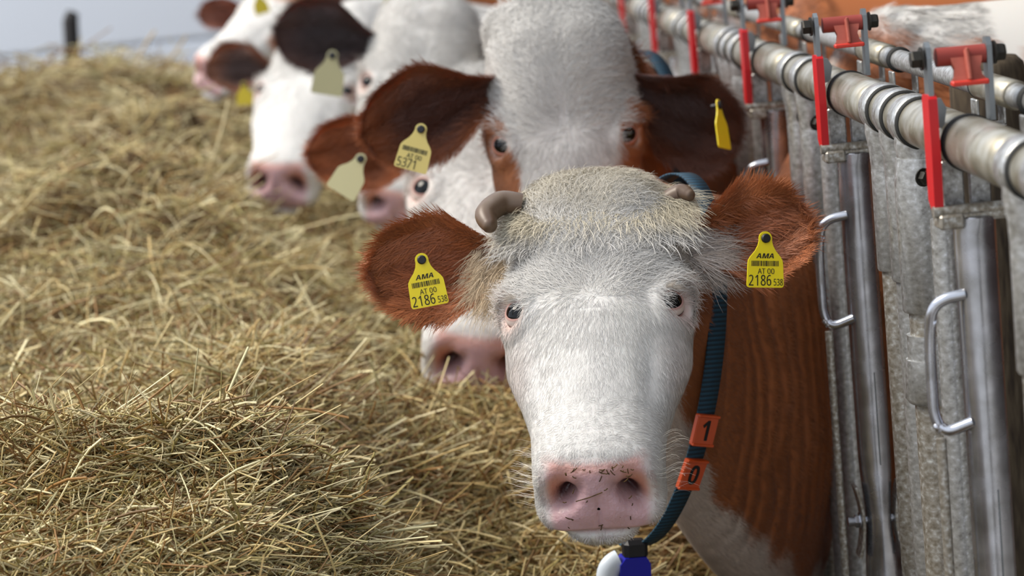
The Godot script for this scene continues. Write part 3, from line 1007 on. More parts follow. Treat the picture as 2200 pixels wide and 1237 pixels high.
func skin(st: SurfaceTool, sn: SurfaceTool, P: Array, N: Array, C: Array, closed: bool, S: PackedFloat32Array, flip := false) -> void:
	for i in P.size() - 1:
		var r: PackedVector3Array = P[i]; var w: PackedVector3Array = P[i + 1]
		var rn: PackedVector3Array = N[i]; var wn: PackedVector3Array = N[i + 1]
		var rc: PackedColorArray = C[i]; var wc: PackedColorArray = C[i + 1]
		var m := r.size()
		for q in (m if closed else m - 1):
			var l := (q + 1) % m
			var to := sn if sn != null and S[i] < 6.0 and rc[q].a > 0.5 else st
			var ids := [[0, q], [1, l], [0, l], [0, q], [1, q], [1, l]] if not flip else [[0, q], [0, l], [1, l], [0, q], [1, l], [1, q]]
			for e in ids:
				var k: int = e[1]
				if e[0] == 0:
					to.set_normal(-rn[k] if flip else rn[k]); to.set_color(rc[k]); to.add_vertex(r[k])
				else:
					to.set_normal(-wn[k] if flip else wn[k]); to.set_color(wc[k]); to.add_vertex(w[k])

func leg(st: SurfaceTool, L: Array, coat: Callable) -> void:
	var P := []; var C := []; var S := PackedFloat32Array()
	for i in L.size():
		var p: Vector3 = L[i][0]
		var ring := PackedVector3Array(); var col := PackedColorArray()
		for q in 16:
			var a := TAU * q / 16.0
			ring.append(p + Vector3(cos(a) * L[i][1], 0, sin(a) * L[i][1]))
			col.append(coat.call(Vector3(0, 0, -9), 30.0, PI, p))
		P.append(ring); C.append(col); S.append(30.0)
	skin(st, null, P, grid_normals(P, true), C, true, S)

# an ear: E = {base, out, face, long, wide, cup, droop, inside, outside}, in head axes
func ear(st: SurfaceTool, H: Transform3D, sc: float, E: Dictionary) -> Dictionary:
	var B := H.basis.orthonormalized()
	var base: Vector3 = H * (E.base as Vector3)
	var e: Vector3 = (B * (E.out as Vector3)).normalized()
	var f: Vector3 = B * (E.face as Vector3)
	f = (f - e * f.dot(e)).normalized()
	var side := e.cross(f)
	var front := []; var back := []; var cf := []; var cb := []
	var nu := 40; var nv := 28
	var S := PackedFloat32Array()
	for i in nu + 1:
		var u := pow(float(i) / nu, 0.85)
		if i == nu: u = 0.9995
		var wid := (0.36 + 0.64 * smoothstep(0.0, 0.52, u)) * sqrt(maxf(0.0, 1.0 - pow(maxf(0.0, (u - 0.42) / 0.58), 3.3)))
		var hw: float = E.wide * sc * wid
		var cup: float = lerpf(0.95, E.get("cup", 0.30), smoothstep(0.0, 0.5, u))
		var mid = base + e * E.long * sc * u + Vector3.DOWN * E.get("droop", 0.0) * sc * u * u + f * E.get("curl", 0.0) * sc * u * u
		var rf := PackedVector3Array(); var rb := PackedVector3Array(); var c1 := PackedColorArray(); var c2 := PackedColorArray()
		for k in nv + 1:
			var v := lerpf(-1.0, 1.0, float(k) / nv)
			var skew: float = E.get("skew", 0.0) * hw * (1.0 - u)
			var ruffle := 0.004 * sin(u * 14.0 + v * 3.0) * absf(v) + 0.003 * sin(v * 9.0 + u * 5.0)
			var p = mid + side * (hw * v * (1.0 - 0.12 * cup * v * v) + skew) + f * (cup * hw * v * v + ruffle * sc)
			# ribs inside the hollow
			p += f * 0.005 * sc * sin(v * 5.5) * (1.0 - v * v) * smoothstep(0.05, 0.3, u) * (1.0 - u)
			rf.append(p)
			rb.append(p - f * (0.0012 + 0.011 * sc * (1.0 - v * v) * (1.0 - 0.6 * u)))
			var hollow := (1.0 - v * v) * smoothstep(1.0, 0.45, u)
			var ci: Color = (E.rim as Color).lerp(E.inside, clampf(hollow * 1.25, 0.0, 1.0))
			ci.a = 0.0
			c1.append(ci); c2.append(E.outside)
		front.append(rf); back.append(rb); cf.append(c1); cb.append(c2); S.append(20.0)
	var nf := grid_normals(front, false)
	var nb := grid_normals(back, false)
	var flip: bool = (nf[20][14] as Vector3).dot(f) < 0.0
	skin(st, null, front, nf, cf, false, S, flip)
	skin(st, null, back, nb, cb, false, S, not flip)
	for i in nu:
		for k in [0, nv]:
			for w in [[front, i], [back, i], [back, i + 1], [front, i], [back, i + 1], [front, i + 1]]:
				st.set_normal(side * (1.0 if k else -1.0)); st.set_color(E.outside); st.add_vertex(w[0][w[1]][k])
	return {"front": front, "back": back, "nf": nf, "flip": flip, "e": e, "f": f, "side": side, "cf": cf, "cb": cb, "nb": nb}

func eye_axes(H: Transform3D, sg: float, K: Dictionary) -> Array:
	var o := (H.basis * Vector3(0.46 * sg, -0.14, 0.88)).normalized()
	var e1: Vector3 = H.basis * Vector3(-0.80 * sg, -0.50, 0.35)     # towards the inner corner
	e1 = (e1 - o * e1.dot(o)).normalized()
	return [o, e1, o.cross(e1) * -sg]

func lids(st: SurfaceTool, H: Transform3D, sc: float, sg: float, K: Dictionary) -> void:
	var A := eye_axes(H, sg, K)
	var c := H * Vector3(EYE.x * sg, EYE.y, EYE.z)
	var rad := 0.0256 * sc
	var P := []; var C := []; var S := PackedFloat32Array()
	var lid: Color = K.get("lid", Color(0.34, 0.18, 0.15))
	var rings := [[0.90, 0.985], [1.0, 1.030], [1.14, 1.050], [1.4, 1.045], [1.9, 1.03], [2.6, 1.00], [3.4, 0.86]]
	for w in 44:
		var ring := PackedVector3Array(); var col := PackedColorArray()
		var a := TAU * w / 43.0
		# almond: wider than high, drawn out towards the inner corner
		var lx := cos(a) * (0.84 if cos(a) > 0 else 0.80)
		var ly := sin(a) * (0.52 if sin(a) > 0 else 0.48) * (1.0 - 0.18 * maxf(0.0, cos(a)))
		for e in rings:
			var d: Vector3 = (A[0] as Vector3) + A[1] * lx * e[0] * 1.12 + A[2] * ly * e[0] * 1.12
			ring.append(c + d.normalized() * rad * e[1])
			col.append(lid.lerp(K.get("lid_out", Color(0.60, 0.50, 0.45)), smoothstep(1.0, 1.5, e[0])))
		P.append(ring); C.append(col); S.append(20.0)
	var N := grid_normals(P, false)
	var flip := (N[5][1] as Vector3).dot(P[5][1] - c) < 0.0
	skin(st, null, P, N, C, false, S, flip)

func eye(root: Node3D, H: Transform3D, sc: float, sg: float, K: Dictionary) -> void:
	var A := eye_axes(H, sg, K)
	var c := H * Vector3(EYE.x * sg, EYE.y, EYE.z)
	var st := begin()
	ellipsoid(st, c, Vector3.ONE * 0.0252 * sc, Basis(), 18, 28)
	st.index()
	put("eyeball", done(st), M.eye_white, root)
	# large dark iris and cornea, set away from the pink inner corner
	var look: Vector3 = ((A[0] as Vector3) - (A[1] as Vector3) * 0.24).normalized()
	st = begin()
	var pts := []; var rad := []
	for k in 10:
		var ang := lerpf(0.98, 0.0, k / 9.0)
		pts.append(c + look * (cos(ang) * 0.0252 + 0.0007 * sin(k / 9.0 * PI * 0.5)) * sc)
		rad.append(maxf(0.0003, sin(ang) * 0.0255 * sc))
	tube(st, pts, rad, 28, true, Vector2.ONE, side_of(look))
	put("iris", done(st), M.eye, root)

# ------------------------------------------------------------------ hair
# kind: 0 short and sleek, 1 sleek, 2 wavy, 3 curly, 4 long and fine
func tuft(kind: int) -> ArrayMesh:
	if tufts.has(kind): return tufts[kind]
	var r := RandomNumberGenerator.new()
	r.seed = 300 + kind
	var how: Array = [[14, 1.0, 0.07, 0.00, 0.050, 0.14], [12, 0.7, 0.13, 0.03, 0.038, 0.20], [13, 0.5, 0.20, 0.09, 0.028, 0.28], [14, 0.34, 0.30, 0.11, 0.017, 0.45], [7, 0.22, 0.22, 0.05, 0.014, 0.16], [1, 0.05, 0.35, 0.10, 0.018, 0.4]][kind]
	var pos := PackedVector3Array(); var nor := PackedVector3Array(); var col := PackedColorArray(); var idx := PackedInt32Array()
	var seg := 4 if kind < 3 else 6
	for h in how[0]:
		var a := r.randf() * TAU
		var d: float = sqrt(r.randf()) * how[1]
		var root := Vector3(cos(a) * d * 0.8, sin(a) * d, 0)
		var yaw := r.randfn(0.0, how[5])
		var long := r.randf_range(0.7, 1.12)
		var lift: float = how[2] * r.randf_range(0.6, 1.4)
		var ph := r.randf() * TAU
		var fr := r.randf_range(3.0, 6.0)
		var amp: float = how[3] * r.randf_range(0.5, 1.3)
		var w: float = how[4] * r.randf_range(0.7, 1.3)
		var roll := r.randf_range(-0.5, 0.5)
		var g := r.randf_range(0.80, 1.12)
		var dir := Vector3(sin(yaw), cos(yaw), 0)
		var across := Vector3(cos(yaw), -sin(yaw), 0)
		var first := pos.size()
		for k in seg + 1:
			var t := float(k) / seg
			var p := root + dir * long * t + across * amp * (sin(t * fr + ph) - sin(ph)) + Vector3(0, 0, lift * (t - 0.62 * t * t) + (amp * 0.5 * (sin(t * fr * 1.3 + ph + 1.0) - sin(ph + 1.0))) - 0.02)
			var ww := w * (1.0 - 0.85 * t * t)
			var sd := (across * cos(roll) + Vector3(0, 0, sin(roll))).normalized()
			pos.append(p - sd * ww * 0.5); pos.append(p + sd * ww * 0.5)
			var nn := (Vector3(0, 0, 1) - across * sin(roll)).normalized()
			nor.append((nn - sd * 0.45).normalized()); nor.append((nn + sd * 0.45).normalized())
			for e in 2: col.append(Color(g, g, g))
			if k:
				var i := first + k * 2
				idx.append_array(PackedInt32Array([i - 2, i, i + 1, i - 2, i + 1, i - 1]))
	var arr := []
	arr.resize(Mesh.ARRAY_MAX)
	arr[Mesh.ARRAY_VERTEX] = pos; arr[Mesh.ARRAY_NORMAL] = nor; arr[Mesh.ARRAY_COLOR] = col; arr[Mesh.ARRAY_INDEX] = idx
	var m := ArrayMesh.new()
	m.add_surface_from_arrays(Mesh.PRIMITIVE_TRIANGLES, arr)
	tufts[kind] = m
	return m

func lock(bufs: Dictionary, kind: int, p: Vector3, n: Vector3, dir: Vector3, long: float, c: Color) -> void:
	var y := dir - n * dir.dot(n)
	if y.length_squared() < 1e-8: return
	y = y.normalized()
	if not bufs.has(kind): bufs[kind] = []
	bufs[kind].append([Basis(y.cross(n) * long, y * long, n * long), p, c])

func fur(bufs: Dictionary, K: Dictionary, P: Array, N: Array, C: Array, S: PackedFloat32Array, HL: Array, F: Array) -> void:
	var H: Transform3D = K.head
	var many: float = K.get("hair", 1.0)
	for i in P.size() - 1:
		var s := S[i]
		if s > K.get("hair_to", 21.0): break
		if s < 1.2: continue
		var r: PackedVector3Array = P[i]; var w: PackedVector3Array = P[i + 1]
		var m := r.size()
		var o: Vector3 = F[i][0]
		var T: Vector3 = (F[i][1] as Basis).y
		for q in m:
			var l := (q + 1) % m
			var n: Vector3 = N[i][q]
			var to_eye := (eye_at - r[q]).normalized()
			if n.dot(to_eye) < -0.30: continue
			var c: Color = C[i][q]
			var area := (r[l] - r[q]).cross(w[q] - r[q]).length()
			var hl: Vector3 = HL[i][q]
			var how: Array = K.groom.call(hl, s, T, n, r[q])   # [tufts per square metre, length, kind, direction]
			var want: float = area * how[0] * many * (1.0 - c.a)
			var count := int(want)
			if rng.randf() < want - count: count += 1
			for e in count:
				var a := rng.randf(); var b := rng.randf()
				var p := (r[q].lerp(r[l], a)).lerp(w[q].lerp(w[l], a), b)
				var d: Vector3 = how[3]
				d = d + Vector3(rng.randfn(0, how[4]), rng.randfn(0, how[4]), rng.randfn(0, how[4]))
				lock(bufs, how[2], p, n, d, how[1] * rng.randf_range(0.75, 1.2), tint(c, rng.randf_range(0.76, 1.14)))

func tint(c: Color, g: float) -> Color:
	return Color(c.r * g, c.g * g, c.b * g, 1.0)

func ear_fur(bufs: Dictionary, G: Dictionary, E: Dictionary, many: float) -> void:
	var sgn := -1.0 if G.flip else 1.0
	for face in 2:
		var P: Array = G.front if face == 0 else G.back
		var N: Array = G.nf if face == 0 else G.nb
		var C: Array = G.cf if face == 0 else G.cb
		for i in P.size() - 1:
			var u := float(i) / (P.size() - 1)
			for k in P[i].size() - 1:
				var v := lerpf(-1.0, 1.0, (k + 0.5) / (P[i].size() - 1))
				var n: Vector3 = N[i][k] * (sgn if face == 0 else -sgn)
				if n.dot((eye_at - P[i][k]).normalized()) < -0.3: continue
				var area: float = ((P[i][k + 1] - P[i][k]) as Vector3).cross(P[i + 1][k] - P[i][k]).length()
				var want: float = area * (60000.0 if face == 0 else 45000.0) * many
				# the rim carries a fringe
				var rim := smoothstep(0.82, 0.97, absf(v)) + smoothstep(0.9, 0.98, u)
				if rim > 0.3: want *= 2.2
				var count := int(want)
				if rng.randf() < want - count: count += 1
				for x in count:
					var p: Vector3 = (P[i][k] as Vector3).lerp(P[i][k + 1], rng.randf()).lerp((P[i + 1][k] as Vector3).lerp(P[i + 1][k + 1], rng.randf()), rng.randf())
					var d: Vector3 = G.e + G.side * v * 0.75
					if face == 0: d = G.e * 0.8 - G.side * v * 0.35 + Vector3(0, -0.25, 0) if absf(v) < 0.8 else d
					if rim > 0.3: d = G.e * (0.5 + u) + G.side * signf(v) * 1.1 * (1.0 if u < 0.9 else 0.4)
					d += Vector3(rng.randfn(0, 0.18), rng.randfn(0, 0.18), rng.randfn(0, 0.18))
					var long := rng.randf_range(0.016, 0.026)
					if face == 0 and absf(v) < 0.8 and u < 0.7: long *= 1.25
					var c: Color = C[i][k]
					lock(bufs, 1 if rng.randf() < 0.6 else 2, p, (n + d.normalized() * -0.25).normalized(), d, long * E.get("fur", 1.0), tint(c, rng.randf_range(0.75, 1.3)))

# ------------------------------------------------------------------ the herd
const WHITE := Color(0.62, 0.60, 0.565, 0.0)
const CREAM := Color(0.54, 0.47, 0.33, 0.0)
const BROWN := Color(0.33, 0.100, 0.024, 0.0)
const DARK := Color(0.060, 0.026, 0.020, 0.0)
var blot := FastNoiseLite.new()

# a head by the way its muzzle and its face point
func head_at(at: Vector3, muzzle: Vector3, face: Vector3, scale := 1.0) -> Transform3D:
	var y := -muzzle.normalized()
	var z := (face - y * face.dot(y)).normalized()
	return Transform3D(Basis(y.cross(z), y, z) * scale, at)

func turned(at: Vector3, yaw: float, pitch: float, roll: float, scale := 1.0) -> Transform3D:
	var b := Basis(Vector3.UP, deg_to_rad(yaw)) * Basis(Vector3.RIGHT, deg_to_rad(pitch)) * Basis(Vector3(0, 0, 1), deg_to_rad(roll))
	return Transform3D(b * scale, at)

func gap(k: int) -> float:
	var z := FIRST - PITCH * k
	return (z - (0.48 if k % 2 == 0 else 0.44) + z - PITCH) * 0.5

func body_behind(neck: Array, zo: float) -> Array:
	neck.append([Vector3(0.665, 0.81, zo), 0.118, neck[-1][2] + 0.0, 0.48, Vector3(0.75, 0.02, -0.35)])
	neck.append([Vector3(0.79, 0.90, zo - 0.02), 0.165, 0.365, 0.46, Vector3(1, 0, -0.1)])
	neck.append([Vector3(0.97, 0.915, zo - 0.04), 0.22, 0.37, 0.40, Vector3(1, 0, 0)])
	neck.append([Vector3(1.45, 0.91, zo - 0.04), 0.29, 0.37, 0.40, Vector3(1, 0, 0)])
	neck.append([Vector3(2.05, 0.91, zo - 0.04), 0.30, 0.36, 0.42, Vector3(1, 0, 0)])
	neck.append([Vector3(2.45, 0.92, zo - 0.04), 0.25, 0.32, 0.34, Vector3(1, 0, 0)])
	neck.append([Vector3(2.60, 0.96, zo - 0.04), 0.03, 0.05, 0.05, Vector3(1, 0, 0)])
	return neck

func legs_at(zo: float) -> Array:
	var out := []
	for x in [1.08, 2.32]:
		for s in [-0.14, 0.14]:
			var z: float = zo - 0.04 + s
			var b := 0.05 if x > 2.0 else 0.0
			out.append([[Vector3(x, 0.68, z), 0.10], [Vector3(x - b, 0.46, z), 0.068], [Vector3(x + b, 0.36, z), 0.055], [Vector3(x + b, 0.16, z), 0.036], [Vector3(x, 0.09, z), 0.045], [Vector3(x - 0.01, 0.05, z), 0.046], [Vector3(x - 0.03, 0.0, z), 0.062]])
	return out

# how the hair lies: [tufts per square metre, length, kind, direction in the world, disorder]
func groomer(H: Transform3D, poll_long: float, curl: bool) -> Callable:
	var B := H.basis.orthonormalized()
	return func(hl: Vector3, s: float, T: Vector3, n: Vector3, p: Vector3) -> Array:
		if s >= 15.5:
			return [26000.0, 0.013, 1, T * 0.8 + Vector3(0, -0.5, 0), 0.12]
		var x := hl.x; var y := hl.y; var ax := absf(x)
		if y > 0.10 and rng.randf() < smoothstep(0.10, 0.15, y):
			return [24000.0, poll_long, 3 if curl else 2, B * Vector3(x * 8.0, 0.45 - (y - 0.125) * 6.0, 0.1), 0.35]
		if y > -0.012 and hl.z > -0.10:
			# whorl between the eyes: outwards and up over the forehead
			var k := smoothstep(-0.012, 0.03, y)
			return [26000.0, lerpf(0.014, 0.030, k), 2 if y > 0.0 else 1, B * Vector3(x * 9.0 + signf(x) * 0.25, lerpf(-0.35, 0.55, k) - 2.0 * ax, 0.0), 0.26]
		if y > -0.16:
			var g := smoothstep(-0.16, -0.02, y)
			return [lerpf(60000.0, 42000.0, g), lerpf(0.008, 0.0125, g), 0 if y < -0.08 else 1, B * Vector3(x * 5.0, -0.75, -0.2), 0.16]
		return [70000.0, 0.0065, 0, B * Vector3(x * 6.0, -0.2, -0.6), 0.25]

func herd() -> void:
	blot.seed = 11; blot.frequency = 9.0; blot.fractal_octaves = 3
	var right := Vector3(1, 0, 0)

	# ---- 1: the white-faced cow that looks into the camera
	var H := turned(Vector3(0.240, 0.998, -3.344), -9.5, -43.0, 0.0, 1.0)
	var z1 := gap(1)
	var K := {"head": H, "label": "white-faced cow in front with two yellow ear tags and a blue collar", "sides": 132, "fine": 0.0036, "hair": 1.0, "hair_to": 20.0}
	K.neck = body_behind([[Vector3(0.388, 0.845, -3.685), 0.105, 0.245, 0.245, Vector3(0.82, -0.12, -0.56)], [Vector3(0.535, 0.80, -3.93), 0.110, 0.23, 0.45, Vector3(0.55, 0, -0.80)]], z1)
	K.legs = legs_at(z1)
	K.folds = [Vector3(0.47, 0.85, -3.95), Vector3(0.5, 0.0, -0.86).normalized()]
	K.coat = func(hl: Vector3, s: float, a: float, p: Vector3) -> Color:
		var nz := blot.get_noise_3dv(p)
		if s < 15.0 and hl.z > -0.16:
			var c := bare(hl, WHITE)
			c = c.lerp(Color(CREAM.r, CREAM.g, CREAM.b, c.a), 0.75 * smoothstep(0.10, 0.19, hl.y + 0.05 * nz))
			c = c.lerp(Color(0.72, 0.52, 0.44, c.a), 0.25 * smoothstep(0.0, 0.1, hl.y * -1.0) * smoothstep(0.07, 0.11, absf(hl.x)) * (1.0 - smoothstep(0.1, 0.16, -hl.y)))
			return c
		var under := -cos(a) + 0.10 * nz
		if s > 18.4: return BROWN.lerp(WHITE, smoothstep(0.72, 0.80, cos(a) + 0.22 * nz) * smoothstep(0.80, 0.90, p.x + 0.12 * nz + 0.25 * maxf(0.0, cos(a) - 0.9) * 4.0))
		if s < 16.3 and hl.z > -0.30: under += 0.0
		return BROWN.lerp(Color(0.60, 0.50, 0.42, 0.0), smoothstep(0.80, 0.86, under + 0.04 * (17.0 - s)))
	K.groom = groomer(H, 0.034, true)
	K.ears = [
		{"base": Vector3(-0.116, 0.114, -0.080), "out": Vector3(-1.0, -0.01, 0.03), "face": Vector3(0.05, -0.52, 0.85), "long": 0.200, "wide": 0.071, "cup": 0.34, "droop": 0.0, "curl": 0.01, "inside": Color(0.33, 0.085, 0.020), "rim": Color(0.40, 0.125, 0.035), "outside": Color(0.38, 0.12, 0.032)},
		{"base": Vector3(0.126, 0.122, -0.090), "out": Vector3(0.97, 0.18, -0.05), "face": Vector3(-0.25, -0.45, 0.85), "long": 0.165, "wide": 0.067, "cup": 0.34, "droop": 0.0, "curl": 0.02, "inside": Color(0.32, 0.090, 0.026), "rim": Color(0.38, 0.115, 0.032), "outside": Color(0.36, 0.11, 0.03)}]
	K.extra_hair = front_cow_hair
	var one := cow(K)
	horns(one, H, [[Vector3(-0.100, 0.172, -0.020), Vector3(-0.128, 0.172, -0.012), Vector3(-0.146, 0.146, 0.0), Vector3(-0.140, 0.121, 0.008)], [Vector3(0.104, 0.168, -0.03), Vector3(0.124, 0.174, -0.024), Vector3(0.136, 0.166, -0.018)]], [[0.0165, 0.0175, 0.0165, 0.011], [0.014, 0.0145, 0.0085]])
	ear_tag(one, Vector3(0.018, 1.046, -3.350), Vector3(2, -8, 5), M.tag_new, ["AMA", "AT 00", "2186", "538"], 0.93)
	ear_tag(one, Vector3(0.483, 1.026, -3.370), Vector3(14, -8, -8), M.tag_new, ["AMA", "AT 00", "2186", "538"], 0.98)
	collar(one, K, 16.0, 0.018, 0.022, [["1", 1.90], ["0", 2.16]], true)
	# bits of hay stuck to the nose
	nose_bits(one, H)

	# ---- 2: the cow right behind, brown round the eyes
	H = turned(Vector3(0.277, 1.134, -4.179), -4.0, -14.0, 0.0, 1.0)
	var z2 := gap(2)
	K = {"head": H, "label": "brown-eared cow with brown patches round its eyes behind the front cow", "sides": 96, "fine": 0.006, "hair": 0.6, "hair_to": 19.5}
	K.neck = body_behind([[Vector3(0.43, 1.01, -4.50), 0.108, 0.21, 0.23, Vector3(0.80, -0.1, -0.56)], [Vector3(0.48, 0.90, -4.73), 0.115, 0.27, 0.32, Vector3(0.5, -0.1, -0.75)]], z2)
	K.legs = legs_at(z2)
	K.coat = func(hl: Vector3, s: float, a: float, p: Vector3) -> Color:
		var nz := blot.get_noise_3dv(p)
		if s < 15.0 and hl.z > -0.17:
			var c := bare(hl, WHITE)
			c.a *= 1.0
			var side_ := absf(hl.x) + 0.012 * nz
			var br := smoothstep(0.094, 0.099, side_ + 0.012 * smoothstep(0.0, -0.06, hl.y)) * (1.0 - smoothstep(0.050, 0.062, hl.y + 0.02 * nz)) * smoothstep(-0.16, -0.15, hl.y)
			return c.lerp(Color(0.36, 0.13, 0.05, c.a), br * (1.0 if c.a < 0.3 else 0.4))
		return BROWN
	K.groom = groomer(H, 0.03, false)
	K.lid = Color(0.42, 0.17, 0.12)
	K.lid_out = Color(0.42, 0.19, 0.11)
	K.ears = [
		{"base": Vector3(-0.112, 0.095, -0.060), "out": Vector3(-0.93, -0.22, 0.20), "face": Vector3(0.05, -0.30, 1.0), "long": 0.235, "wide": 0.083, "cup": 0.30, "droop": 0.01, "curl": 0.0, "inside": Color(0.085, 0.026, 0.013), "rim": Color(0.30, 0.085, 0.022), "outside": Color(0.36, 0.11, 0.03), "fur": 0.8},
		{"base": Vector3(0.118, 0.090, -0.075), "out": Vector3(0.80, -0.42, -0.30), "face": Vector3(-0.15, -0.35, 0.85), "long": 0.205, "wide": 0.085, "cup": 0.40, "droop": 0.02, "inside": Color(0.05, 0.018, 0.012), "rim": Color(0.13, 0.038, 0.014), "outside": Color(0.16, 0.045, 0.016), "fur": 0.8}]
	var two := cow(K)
	ear_tag(two, Vector3(0.030, 1.164, -3.975), Vector3(-6, -8, -20), M.tag_old, ["", "AT 00", "5371", ""], 0.98)
	ear_tag(two, Vector3(0.528, 1.145, -4.08), Vector3(64, -8, -12), M.tag_new, ["", "", "", ""], 1.05)
	collar(two, K, 16.0, 0.018, 0.01, [["1", 1.32]], false)

	# ---- 3
	H = head_at(Vector3(0.172, 1.018, -4.622), Vector3(-0.19, -0.80, 0.65), Vector3(-0.06, 0.40, 0.9), 1.28)
	var z3 := gap(3)
	K = {"head": H, "label": "third cow along the fence with a white forehead and lowered pink muzzle", "sides": 80, "fine": 0.007, "hair": 0.4, "hair_to": 19.0}
	K.neck = body_behind([[Vector3(0.19, 0.96, -4.96), 0.112, 0.21, 0.23, Vector3(0.3, -0.1, -0.86)], [Vector3(0.40, 0.88, -5.4), 0.118, 0.27, 0.32, Vector3(0.5, -0.1, -0.75)]], z3)
	K.legs = legs_at(z3)
	var all_white := func(hl: Vector3, s: float, a: float, p: Vector3) -> Color:
		if s < 15.0 and hl.z > -0.17: return bare(hl, WHITE)
		return WHITE.lerp(BROWN, smoothstep(18.6, 19.0, s + 0.6 * blot.get_noise_3dv(p)))
	K.coat = all_white
	K.groom = groomer(H, 0.045, true)
	K.ears = [
		{"base": Vector3(-0.108, 0.085, -0.070), "out": Vector3(-0.96, -0.13, 0.12), "face": Vector3(0.05, -0.50, 0.9), "long": 0.178, "wide": 0.057, "cup": 0.34, "inside": Color(0.26, 0.07, 0.018), "rim": Color(0.38, 0.11, 0.03), "outside": Color(0.38, 0.12, 0.032), "fur": 0.8},
		{"base": Vector3(0.108, 0.112, -0.080), "out": Vector3(0.97, 0.04, 0.0), "face": Vector3(-0.05, -0.40, 0.9), "long": 0.19, "wide": 0.066, "cup": 0.34, "inside": Color(0.26, 0.07, 0.018), "rim": Color(0.38, 0.11, 0.03), "outside": Color(0.38, 0.12, 0.032), "fur": 0.8}]
	var three := cow(K)
	ear_tag(three, Vector3(-0.084, 1.075, -4.495), Vector3(-8, -8, -36), M.tag_pale, ["", "", "", ""], 1.06)

	# ---- 4
	H = head_at(Vector3(0.051, 1.142, -5.607), Vector3(-0.075, -0.255, 0.135), Vector3(-0.04, 0.40, 0.9), 1.02)
	var z4 := gap(4)
	K = {"head": H, "label": "fourth cow along the fence with a broad blackish ear and white face", "sides": 72, "fine": 0.009, "hair": 0.3, "hair_to": 19.0}
	K.neck = body_behind([[Vector3(0.15, 1.06, -5.93), 0.112, 0.21, 0.23, Vector3(0.3, -0.1, -0.86)], [Vector3(0.39, 0.95, -6.2), 0.118, 0.27, 0.32, Vector3(0.5, -0.1, -0.75)]], z4)
	K.legs = legs_at(z4)
	K.coat = all_white
	K.groom = groomer(H, 0.03, true)
	K.ears = [
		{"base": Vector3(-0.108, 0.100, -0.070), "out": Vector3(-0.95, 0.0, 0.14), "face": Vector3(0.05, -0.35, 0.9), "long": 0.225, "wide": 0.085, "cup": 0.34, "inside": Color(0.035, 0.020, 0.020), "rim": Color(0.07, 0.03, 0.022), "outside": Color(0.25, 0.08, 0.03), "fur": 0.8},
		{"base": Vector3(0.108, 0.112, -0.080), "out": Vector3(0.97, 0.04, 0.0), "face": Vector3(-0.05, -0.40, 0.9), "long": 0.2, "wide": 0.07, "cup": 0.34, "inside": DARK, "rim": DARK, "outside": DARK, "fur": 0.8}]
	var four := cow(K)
	ear_tag(four, Vector3(-0.130, 1.200, -5.43), Vector3(-4, -8, -14), M.tag_grey, ["", "", "", ""], 1.25)

	# ---- 5
	H = head_at(Vector3(-0.232, 1.100, -6.524), Vector3(-0.085, -0.185, 0.215), Vector3(-0.16, 0.65, 0.70), 1.1)
	var z5 := gap(5)
	K = {"head": H, "label": "fifth cow along the fence with white face, pink muzzle and yellow tagged brown ear", "sides": 64, "fine": 0.010, "hair": 0.25, "hair_to": 19.0}
	K.neck = body_behind([[Vector3(-0.08, 1.08, -6.83), 0.112, 0.21, 0.23, Vector3(0.5, -0.1, -0.86)], [Vector3(0.3, 0.95, -7.05), 0.118, 0.27, 0.32, Vector3(0.8, -0.1, -0.5)]], z5)
	K.legs = legs_at(z5)
	K.coat = all_white
	K.groom = groomer(H, 0.025, true)
	K.ears = [
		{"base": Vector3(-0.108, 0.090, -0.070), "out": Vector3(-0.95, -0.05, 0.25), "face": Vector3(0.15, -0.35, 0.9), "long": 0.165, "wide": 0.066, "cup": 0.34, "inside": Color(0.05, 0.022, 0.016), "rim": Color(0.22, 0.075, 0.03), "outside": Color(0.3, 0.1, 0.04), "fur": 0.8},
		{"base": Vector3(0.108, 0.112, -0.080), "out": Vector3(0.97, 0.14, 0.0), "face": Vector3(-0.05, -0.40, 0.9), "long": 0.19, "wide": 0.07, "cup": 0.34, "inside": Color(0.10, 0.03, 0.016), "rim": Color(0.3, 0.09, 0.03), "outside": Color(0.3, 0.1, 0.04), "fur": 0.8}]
	var five := cow(K)
	ear_tag(five, Vector3(-0.372, 1.105, -6.335), Vector3(-10, -8, 0), M.tag_dull, ["", "", "", ""], 0.75)
	ear_tag(five, Vector3(0.014, 1.29, -6.45), Vector3(10, -8, 0), M.tag_dull, ["", "", "", ""], 0.8)

	# ---- 6
	H = head_at(Vector3(-0.350, 1.283, -7.468), Vector3(-0.191, -0.142, 0.117), Vector3(-0.45, 0.60, 0.55), 1.0)
	var z6 := gap(6)
	K = {"head": H, "label": "sixth and farthest cow, its white face turned left over the hay", "sides": 64, "fine": 0.010, "hair": 0.2, "hair_to": 18.5}
	K.neck = body_behind([[Vector3(-0.15, 1.20, -7.75), 0.112, 0.21, 0.23, Vector3(0.7, -0.1, -0.5)], [Vector3(0.25, 1.0, -7.95), 0.118, 0.27, 0.32, Vector3(0.8, -0.1, -0.3)]], z6)
	K.legs = legs_at(z6)
	K.coat = func(hl: Vector3, s: float, a: float, p: Vector3) -> Color:
		var nz := blot.get_noise_3dv(p)
		if s < 15.0 and hl.z > -0.17:
			var c := bare(hl, WHITE)
			return c.lerp(Color(0.36, 0.13, 0.05, c.a), maxf(smoothstep(0.010, 0.035, hl.y + 0.02 * nz), smoothstep(0.098, 0.108, hl.x + 0.012 * nz) * smoothstep(-0.12, -0.10, hl.y)))
		return BROWN.lerp(WHITE, smoothstep(0.0, 0.2, -cos(a)))
	K.groom = groomer(H, 0.02, false)
